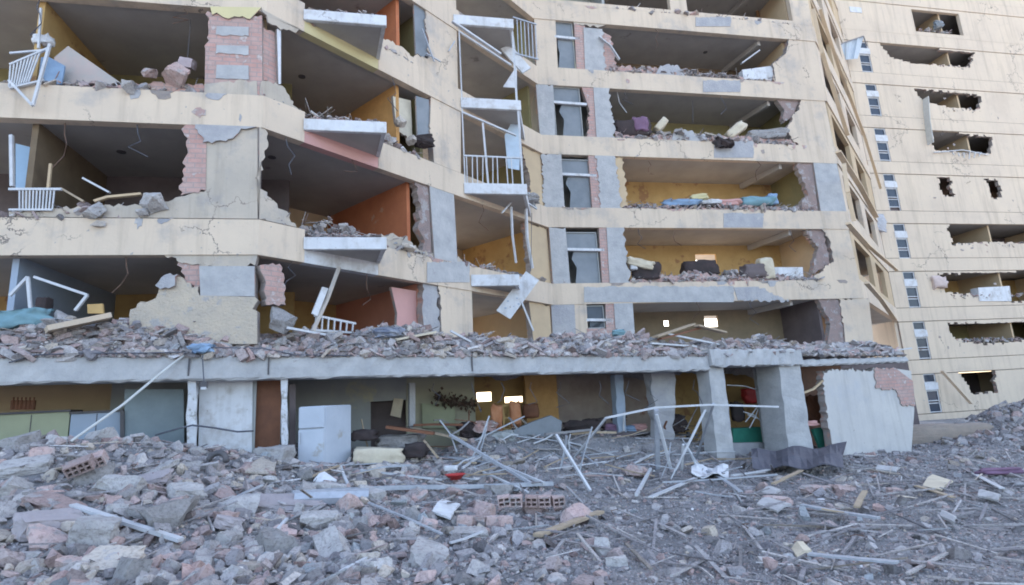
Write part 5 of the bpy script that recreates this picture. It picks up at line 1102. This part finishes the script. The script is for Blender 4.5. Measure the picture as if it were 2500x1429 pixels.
# torn balcony top
stick([mw(1104, 52, -.9), mw(1222, 132, -1.3)], .09, .06, WHITEM, 'torn_rail', 'white rail slanting across the upper balcony', 'rail'); zb3 = Plane(on(RW, 1260, 150, -2.0)[:2], A1)
panel(zb3, [(1222, 118), (1246, 108), (1296, 165), (1276, 178)], 0, .08, WHITE, 'torn_cladding', 'white band of cladding torn across the top of the balcony stack', 'cladding')
panel(zb3, [(1228, 212), (1262, 160), (1262, 214)], .05, .04, WHITE, 'torn_sheet', 'triangular white sheet standing at the right corner of the upper balcony', 'sheet')
q = MB()
for i in range(6): q.beam(zb3.hit(1262 + i * 9, 48 + i * 3), zb3.hit(1266 + i * 9, 136 + i * 2), .04, .03)
q.beam(zb3.hit(1252, 42), zb3.hit(1310, 60), .05, .04); q.beam(zb3.hit(1256, 130), zb3.hit(1315, 145), .05, .04); tag(q.build('balcony_railing', STEEL), 'grey barred railing at the top right of the balcony stack', 'railing')
panel(zb3, [(1232, 330), (1262, 275), (1272, 300), (1268, 415), (1240, 410)], .1, .03, mat('pale_blue_sheet', (.50, .60, .70)), 'hanging_sheet', 'pale blue sheet hanging inside the railed balcony', 'sheet', amp=.0)
for i, (a, b, lb) in enumerate((((1030, 70), (1060, 150), 'broken grey shutter slat hanging at the top shutter'), ((1040, 130), (1075, 150), 'short slat sticking out under the top shutter'), ((1095, 125), (1110, 100), 'short wire sticking out of the upper beige wall'))): stick([mw(*a, -.08), mw(*b, -.12)], .04, .03, STEEL, 'shutter_slat', lb, 'slat')
blob(mw(1030, 345, -.1), (.55, .25, .28), BLACKF, 'twisted_grille', 'dark twisted grille at the foot of the grey shutter', 'grille', amp=.35, seed=61, smooth_=False)
# right wing
def rw(x, y, d=.15): return on(RW, x, y, d)
def rb(x, y, w, h, mt, nm, lb, cat, dd=.5, amp=.15, sm=False, seed=1, d=.2, rot=(0, 0, 0)):
    s = (rw(x + 1, y, d) - rw(x, y, d)).length; blob(rw(x, y, d), (w * s, dd, h * s), mt, nm, lb, cat, rot=rot, amp=amp, seed=seed, smooth_=sm)
rb(1545, 316, 75, 42, BLACKF, 'armchair', 'overturned black armchair on the fourth floor edge', 'armchair', seed=70, sm=True); rb(1562, 308, 34, 34, PURPLE, 'clothes_bundle', 'mauve bundle behind the black armchair', 'bundle', seed=71, d=.1, sm=True)
rb(1612, 308, 34, 16, CREAMF, 'cushion', 'tan cushion tilted right of the mauve bundle', 'cushion', seed=72, rot=(0, -.8, 0), amp=.06, sm=True); rb(1795, 320, 46, 20, CREAMF, 'mattress', 'folded tan mattress in the middle of the fourth floor edge', 'mattress', seed=73, rot=(0, -.6, 0), amp=.1, sm=True)
rb(1870, 332, 80, 22, CHC, 'fallen_block', 'grey slab lying at the right of the fourth floor edge', 'slab', seed=74); rb(1765, 352, 34, 18, BLACKF, 'debris_bundle', 'dark debris dangling off the middle of the fourth floor edge', 'debris tangle', seed=75, d=-.1, amp=.35)
rb(1660, 498, 80, 14, BLUEC, 'blanket', 'long blue blanket on the third floor edge', 'blanket', seed=76, amp=.2, sm=True); rb(1845, 494, 70, 20, TEAL, 'clothes_bundle', 'teal clothes on the right of the third floor edge', 'clothes', seed=77, amp=.2, sm=True); rb(1882, 490, 20, 22, BLUEC, 'clothes_bundle', 'pale blue cloth beside the teal clothes', 'cloth', seed=78, sm=True)
rb(1775, 498, 50, 14, PINK, 'clothes_bundle', 'salmon clothes in the middle of the third floor edge', 'clothes', seed=79, amp=.2, sm=True); rb(1705, 484, 36, 12, YELLOW, 'clothes_bundle', 'yellow cloth behind the blue blanket', 'cloth', seed=80, sm=True); rb(1730, 496, 46, 10, WHITE, 'clothes_bundle', 'white cloth between the blue blanket and the salmon clothes', 'cloth', seed=81, sm=True)
rb(1578, 664, 62, 40, BLACKF, 'armchair', 'black armchair lying at the left of the second floor edge', 'armchair', seed=82, sm=True); rb(1562, 645, 60, 20, CREAMF, 'blanket', 'cream blanket over the black armchair', 'blanket', seed=83, d=.1, rot=(0, .3, 0), sm=True); rb(1545, 650, 16, 22, WHITE, 'pillow', 'white pillow at the left of the black armchair', 'pillow', seed=84, sm=True, amp=.05)
rb(1708, 656, 78, 34, BLACKF, 'sofa', 'dark sofa buried in the middle of the second floor', 'sofa', seed=85, amp=.1, sm=True, d=.6); rb(1838, 664, 46, 30, DARKW, 'clothes_bundle', 'dark striped bundle left of the white box', 'bundle', seed=86, sm=True); rb(1868, 658, 30, 44, CREAMF, 'sack', 'grey-green sack leaning on the white box', 'sack', seed=87, sm=True)
panel(RW, [(1888, 652), (1960, 652), (1962, 690), (1890, 694)], .1, .45, WHITE, 'white_crate', 'white box standing at the right end of the second floor', 'box')
panel(RW, [(1812, 170), (1888, 160), (1892, 197), (1816, 193)], .1, .3, WHITE, 'white_crate', 'white box on the right end of the top right floor', 'box'); stick([rw(1810, 155, .3), rw(1853, 124, .3)], .14, .05, WHITEM, 'board', 'white board tilted behind the top white box', 'board')
stick([rw(1462, 90, -.1), rw(1490, 112, -.12), rw(1512, 146, -.08)], .12, .04, WHITEM, 'torn_strip', 'crooked white strip hanging at the top concrete column', 'strip')
rb(1790, 84, 26, 18, WHITEM, 'ceiling_lamp', 'white lamp hanging in the top right room', 'lamp', dd=.3, d=.8, amp=.05, sm=True)
stick([rw(1505, 215, .3), rw(1512, 250, .3), rw(1530, 275, .3)], .03, .03, WHITEM, 'cord', 'white cord dangling at the left of the fourth floor room', 'cord', rnd_=True); stick([rw(1690, 222, .6), rw(1692, 300, .6)], .02, .02, ROPE, 'cord', 'thin cord hanging in the middle of the fourth floor room', 'cord', rnd_=True); stick([rw(1925, 95, -.03), rw(1918, 130, -.03), rw(1885, 155, -.03), rw(1893, 196, -.03)], .03, .03, ROPE, 'cable', 'dark cable along the torn right edge of the top right room', 'cable', rnd_=True)
for (x_, y_, lb) in ((1722, 128, 'dark ceiling rose in the top right room'), (296, 372, 'dark ceiling rose in the middle left room'), (737, 188, 'dark ceiling rose in the upper middle room'), (664, 385, 'dark ceiling rose near the pier in the middle room')):
    k = {1722: 5, 296: 2, 737: 3, 664: 2}[x_]; P = CAM + ray(x_, y_) * ((B[k] + .03 - EYE) / ray(x_, y_).z); tag(MB().tube([P, P + Vector((0, 0, .03))], .10, 12).build('ceiling_rose', DARKM), lb, 'ceiling fitting')
P = CAM + ray(1690, 415) * 0
# terrace planks
def tp(x, y, d=.4): return on(PW, x, y, d)
for i, (a, b, w, mt, lb) in enumerate((((1600, 822), (1690, 792), .26, WOOD, 'wide weathered plank propped on the heap in front of the bathroom window bay'), ((1610, 828), (1712, 800), .18, WOODD, 'darker plank lying just below the wide weathered plank'), ((1700, 795), (1768, 812), .22, WOOD, 'short weathered plank sloping down right of the wide one'),
      ((1590, 838), (1700, 846), .07, WHITEM, 'thin white bar on the canopy edge below the planks'), ((1630, 815), (1800, 850), .05, WHITEM, 'long thin bar sloping right along the heap'), ((965, 830), (1060, 812), .25, CREAMF, 'pale cream board lying on the middle of the canopy heap'), ((1100, 808), (1150, 835), .05, WHITEM, 'thin bar on the heap below the lower beige wall'),
      ((2075, 838), (2140, 848), .06, DARKM, 'dark bar jutting over the right end of the canopy'), ((2130, 862), (2225, 850), .05, STEEL, 'grey bar jutting out at the far right of the canopy heap'), ((700, 800), (800, 818), .06, WHITEM, 'pale bar on the heap beneath the leaning post'), ((40, 860), (105, 846), .10, WHITEM, 'white board at the left end of the canopy edge'))):
    stick([tp(*a, .3), tp(*b, .5)], w, .05, mt, 'plank', lb, 'plank' if mt in (WOOD, WOODD) else 'bar')
blob(tp(950, 812, .5), (.6, .3, .22), mat('navy_cloth', (.10, .12, .18), (.3, .31, .34), 5, .4), 'clothes_bundle', 'navy and white clothes on the middle of the canopy heap', 'clothes', amp=.3, seed=90, smooth_=False); blob(tp(1510, 812, .4), (.3, .2, .14), TEAL, 'clothes_bundle', 'greenish cloth on the heap below the concrete column', 'cloth', amp=.25, seed=91)
# ---------- return wing and tower dressing
def kw(x, y, d=-.5): return on(KW, x, y, d)
for i, (pts, w, lb) in enumerate(((((1984, 22), (2008, 130), (2048, 262), (2070, 330)), .16, 'long sand-coloured cladding strip hanging beside the upper right corner'), (((2002, 22), (2050, 170), (2110, 330), (2150, 460)), .14, 'second long cladding strip hanging closer to the tower'), (((2046, 370), (2100, 455), (2140, 530)), .2, 'cladding strip slanting down at mid height beside the tower'),
        (((2070, 545), (2120, 600), (2190, 660)), .16, 'cladding strip slanting down below the middle one'), (((2060, 400), (2070, 470), (2085, 540)), .14, 'short upright strip at the grey concrete column'), (((2115, 690), (2150, 730), (2185, 780)), .16, 'lowest cladding strip between block and tower'))):
    stick([kw(*p, -.4 - .05 * i) for p in pts], w, .07, mat('sand_cladding', (.70, .54, .36), (.6, .47, .34), 2, .3), 'cladding_strip', lb, 'cladding strip')
AWN = mat('corrugated_plastic', (.50, .58, .66), (.42, .5, .6), 5, .3, rough=.5); rows = []
for i in range(4):
    t = i / 3; rows.append([on(TW, (2020 + 88 * v) * (1 - t) + (2032 + 62 * v) * t, (131 - 42 * v - 8 * math.sin(3.14 * v)) * (1 - t) + (147 - 5 * v) * t, -1.1 + .45 * t - .08 * math.sin(24 * v)) for v in np.linspace(0, 1, 14)])
sheet(rows, AWN, 'torn_awning', 'pale blue corrugated awning torn loose at the top of the tower corner', 'awning', .03)
stick([on(TW, 2018, 130, -1.15), on(TW, 2060, 104, -1.2), on(TW, 2108, 88, -1.15), on(TW, 2116, 112, -.9)], .07, .06, GREYM, 'awning_rail', 'bent dark rail along the upper edge of the torn awning', 'rail')
stick([on(TW, 2258, 240, -.15), on(TW, 2262, 300, -.15), on(TW, 2270, 352, -.15)], .55, .05, mat('grey_duct', (.55, .55, .52)), 'broken_duct', 'pale duct hanging down the tower wall between two blasted openings', 'duct')
stick([on(TW, 2280, 372, -.1), on(TW, 2350, 366, -.25), on(TW, 2412, 378, -.1)], .06, .05, WHITEM, 'bent_grille', 'white bent grille under the tower opening below the duct', 'grille')
q = MB()
for i in range(6): q.beam(on(TW, 2325 + i * 14, 372, -.2), on(TW, 2330 + i * 12, 388 - abs(i - 3) * 3, -.2), .05, .04)
tag(q.build('bent_grille', WHITEM), 'row of short bent bars beneath the same tower opening', 'grille')
blob(on(TW, 2290, 690, -.05), (.9, .4, .7), mat('pale_pink_cloth', (.62, .50, .46)), 'curtain_remnant', 'pale pink remnant bulging from the tower opening at mid height', 'curtain remnant', amp=.2, seed=95); panel(TW, [(2388, 702), (2465, 698), (2470, 735), (2392, 735)], -.05, .5, WHITE, 'white_crate', 'white block lying in the tower opening at mid height', 'box')
blob(on(TW, 2290, 60, -.1), (.5, .3, .5), GLASSG, 'bent_grille', 'twisted grey grille at the top tower opening', 'grille', amp=.4, seed=96, smooth_=False); blob(on(TW, 2130, 545, -.3), (1.3, .4, 1.0), mat('grey_sheeting', (.50, .50, .53)), 'torn_sheeting', 'grey torn sheeting caught between block and tower', 'sheeting', amp=.3, seed=97, smooth_=False)
stick([on(TW, 2300, 905, -.5), on(TW, 2372, 985, -.6)], .22, .1, TOWERM, 'fallen_strip', 'sand-coloured strip leaning against the foot of the tower', 'cladding strip')
pm = G(2300, 1075); blob(pm + Vector((0, .3, .15)), (3.6, .8, .8), mat('clay_wall', (.36, .29, .24), (.28, .24, .21), 3, .9), 'masonry_stub', 'low brown broken wall stub before the mound at the right', 'wall stub', amp=.08, seed=98, cuts=9, smooth_=False)
pm = G(2445, 1165); blob(pm + Vector((0, 0, .12)), (.8, .25, .10), PURPLE, 'cloth', 'dark purple cloth heap at the right edge of the debris', 'cloth', amp=.2, seed=99)

# ---------- loose wires and rebar hanging from the torn edges
REBAR = mat('rusty_rebar', (.17, .10, .07), (.10, .07, .06), 9, .3)
k_ = 0
for pl, x_, k, dd in ((LW, 150, 2, .1), (LW, 330, 2, .05), (LW, 440, 3, .1), (LW, 90, 3, .1), (LW, 300, 1, .1), (MW, 700, 2, .05), (MW, 860, 2, .05), (MW, 960, 3, .05), (MW, 1180, 2, .05), (MW, 720, 1, .05), (MW, 900, 1, .05),
                      (RW, 1530, 4, .05), (RW, 1600, 5, .05), (RW, 1760, 4, .05), (RW, 1850, 3, .05), (RW, 1560, 2, .05), (RW, 1650, 2, .05), (RW, 1930, 2, .05), (RW, 1700, 1, .05), (RW, 1830, 1, .05), (RW, 1590, 3, .05), (TW, 2300, 5, .05), (TW, 2360, 4, .05)):
    z = (TBZ if pl is TW else BZ)[k]; u_ = pl.ux(x_, z); L_ = rnd.uniform(.35, 1.1); P = [pl.P(u_, z + .06, dd + .02)]
    for j in range(1, 5): P.append(pl.P(u_ + rnd.uniform(-.10, .10) + .05 * j * rnd.choice([-1, 1]), z - L_ * j / 4, dd + rnd.uniform(-.12, .05)))
    stick(P, .022, .022, ROPE if k_ % 2 else REBAR, 'loose_wire', 'thin loose wire hanging from a torn floor edge into an open room', 'wire', 'loose wires hanging into the open rooms', rnd_=True); k_ += 1

# ---------- spalled spots where the plaster has come off the floor bands and walls
def spall(pl, u, z, w, h, mt, top=False, root=None, off=-.032):
    n = 14; P = []
    for i in range(n):
        t = 6.2832 * i / n; r = rnd.uniform(.6, 1.15); zz_ = math.sin(t) * h * r; P.append((u + math.cos(t) * w * r, z + (min(zz_, 0) * 1.6 if top else zz_)))
    vs = [pl.P(a, b, off - .008) for a, b in P] + [pl.P(a, b, off + .004) for a, b in P]
    MB().add(vs, [tuple(range(n)), tuple(range(n, 2 * n))[::-1]] + [(i, n + i, n + (i + 1) % n, (i + 1) % n) for i in range(n)], 0, P * 2).build('spalled_patch', mt, root or BL)
for i in range(46):
    pl, a0, a1 = rnd.choice([(LW, -7.5, -.4), (MW, .5, 2.2), (MW, 4.2, UM - .4), (RW, .3, u3 - .3), (RW, .3, u3 - .3)]); k = rnd.choice([1, 1, 2, 2, 3, 4, 5]) if pl is not LW else rnd.choice([1, 2])
    tp_ = rnd.random() < .7; spall(pl, rnd.uniform(a0, a1), B[k] + (BH - .006 if tp_ else rnd.uniform(.2, .6)), rnd.uniform(.06, .38) * (1 if tp_ else .4), rnd.uniform(.05, .16), rnd.choice([CONC, EDGE, EDGE, BRICKF]), tp_)
for i in range(18):
    k = rnd.choice([0, 1, 2, 3, 4, 5]); spall(TW, rnd.uniform(2.5, 13), TBZ[k] + rnd.uniform(1.0, 2.6), rnd.uniform(.05, .16), rnd.uniform(.04, .12), EDGE, False, TB, 0)
# ---------- wreckage choking the shop floor
k_ = 0
for i in range(34):
    x_ = rnd.uniform(1080, 1720); dd = rnd.uniform(.2, 2.0); y_ = rnd.uniform(1035, 1090); L_ = rnd.uniform(.5, 1.9); a_ = rnd.uniform(-.5, 3.6); p_ = on(PW, x_, y_, dd)
    q_ = p_ + PW.u * (L_ * math.cos(a_)) + Vector((0, rnd.uniform(-.4, .4), abs(math.sin(a_)) * L_ * .55)); w_ = rnd.choice([.03, .03, .05, .09])
    if q_.z > 3.3: q_.z = 3.3
    stick([p_, (p_ + q_) / 2 + Vector((rnd.uniform(-.1, .1), 0, rnd.uniform(-.05, .1))), q_], w_, w_ * .6, rnd.choice([WHITEM, STEEL, GREYM, GREYM, WOOD, WOODD, DARKM]), 'metal_bar' if w_ < .06 else 'broken_board', 'bent bar in the wreckage heaped under the canopy' if w_ < .06 else 'broken board in the wreckage heaped under the canopy', 'bar' if w_ < .06 else 'board', 'bars heaped under the canopy' if w_ < .06 else 'boards heaped under the canopy')
for i, (x_, y_, dd, w, h, mt, nm) in enumerate(((1150, 1050, 1.4, .6, .35, BLACKF, 'black'), (1185, 1040, 1.2, .5, .25, BRICKF, 'reddish'), (1230, 1068, .9, .5, .3, GREYW, 'light grey'), (1330, 1062, 1.5, .7, .35, DARKW, 'dark brown'), (1420, 1045, 1.8, .8, .4, BLACKF, 'charred'), (1655, 1035, 1.6, .5, .45, BLACKF, 'sooty'), (1400, 1085, 1.0, .6, .3, GREYM, 'grey'), (1520, 1072, 1.4, .7, .3, DARKW, 'brownish black'))):
    blob(on(PW, x_, y_, dd), (w, .4, h), mt, 'debris_bundle', nm + ' crumpled heap of stuff inside the open middle of the shop floor', 'debris heap', amp=.28, seed=300 + i, smooth_=False)
for i in range(9):
    x_ = 1060 + i * 78 + rnd.uniform(-20, 20); P = [on(PW, x_, 940 - (x_ - 700) * .012, .5)]
    for j in range(1, 5): P.append(P[0] + Vector((rnd.uniform(-.08, .08) * j, rnd.uniform(-.05, .05), -.16 * j * rnd.uniform(.7, 1.2))))
    stick(P, .018, .018, ROPE, 'loose_wire', 'thin wire dangling from the underside of the canopy', 'wire', 'wires dangling from the canopy underside', rnd_=True)

# ---------- single larger pieces that stand out in the foreground
MAUVE = mat('mauve_render', (.42, .37, .375), (.35, .32, .33), 2.5, .9, c3=(.30, .28, .28), s3=3, t3=.58, bdist=.04)
for i, (x_, y_, w, dpt, h, mt, lb, ct, rot) in enumerate(((705, 1240, 1.05, .6, .14, MAUVE, 'large flat mauve slab lying below the white tented sheet', 'slab', (.15, .1, .3)), (452, 1225, .42, .34, .24, CHC, 'pale grey rock with a flat top in the left heap', 'rock', (.3, .1, .8)),
        (350, 1185, .7, .4, .12, MAUVE, 'pinkish flat slab right of the tilted hollow bricks', 'slab', (.3, -.2, .2)), (230, 1330, .42, .34, .3, CHC, 'rounded grey rock in the bottom left corner area', 'rock', (0, .2, .4)), (130, 1240, .7, .3, .12, CHB, 'long dusty brick slab curving at the far left of the heap', 'slab', (.1, .25, -.2)),
        (270, 1385, .5, .4, .12, CHP, 'pale pinkish plate at the bottom left', 'plate', (.4, .1, .1)), (120, 1300, .6, .45, .22, MAUVE, 'grey mauve block left of the pale sloping strip', 'block', (.2, .1, .9)), (1145, 1310, .5, .3, .1, CHC, 'flat grey plate below the row of pink bricks', 'plate', (.1, .1, .2)),
        (560, 1290, .5, .35, .15, MAUVE, 'mauve plate between the long strip and the flat slab', 'plate', (.35, .1, 2.)), (1560, 1165, .55, .4, .22, CHB, 'reddish brick lump beside the foot of the upright post', 'brick lump', (.1, .3, 1.)), (60, 1150, .6, .4, .16, CHC, 'grey slab on the crest of the far left heap', 'slab', (.3, -.1, .6)))):
    blob(G(x_, y_) + Vector((0, 0, h * .45)), (w, dpt, h), mt, 'concrete_plate' if ct in ('slab', 'plate') else 'rubble_block', lb, ct, rot=rot, amp=.09, seed=400 + i, cuts=7, smooth_=False)
q = MB(); c_ = G(528, 1150) + Vector((0, 0, .14)); q.tube([c_ + Vector((.16 * math.cos(t), .05 * math.sin(t), .16 * math.sin(t))) for t in np.linspace(0, 5.2, 16)], .05, 8)
tag(q.build('rubber_ring', DARKM, smooth=True), 'dark torn rubber ring sticking out of the rubble below the white shop wall', 'rubber ring')
for i, (x_, y_) in enumerate(((300, 1150), (640, 1270), (900, 1310), (1250, 1330), (1800, 1290), (2080, 1320), (430, 1370), (1500, 1260))):
    b_ = G(x_, y_); P = [b_]
    for j in range(1, 6): P.append(P[-1] + Vector((rnd.uniform(-.12, .22), rnd.uniform(-.1, .1), .09 * math.cos(j * .7))))
    stick(P, .014, .014, REBAR, 'bent_rebar', 'thin rusty rebar curling out of the foreground rubble', 'rebar', 'rusty rebars curling out of the foreground rubble', rnd_=True)
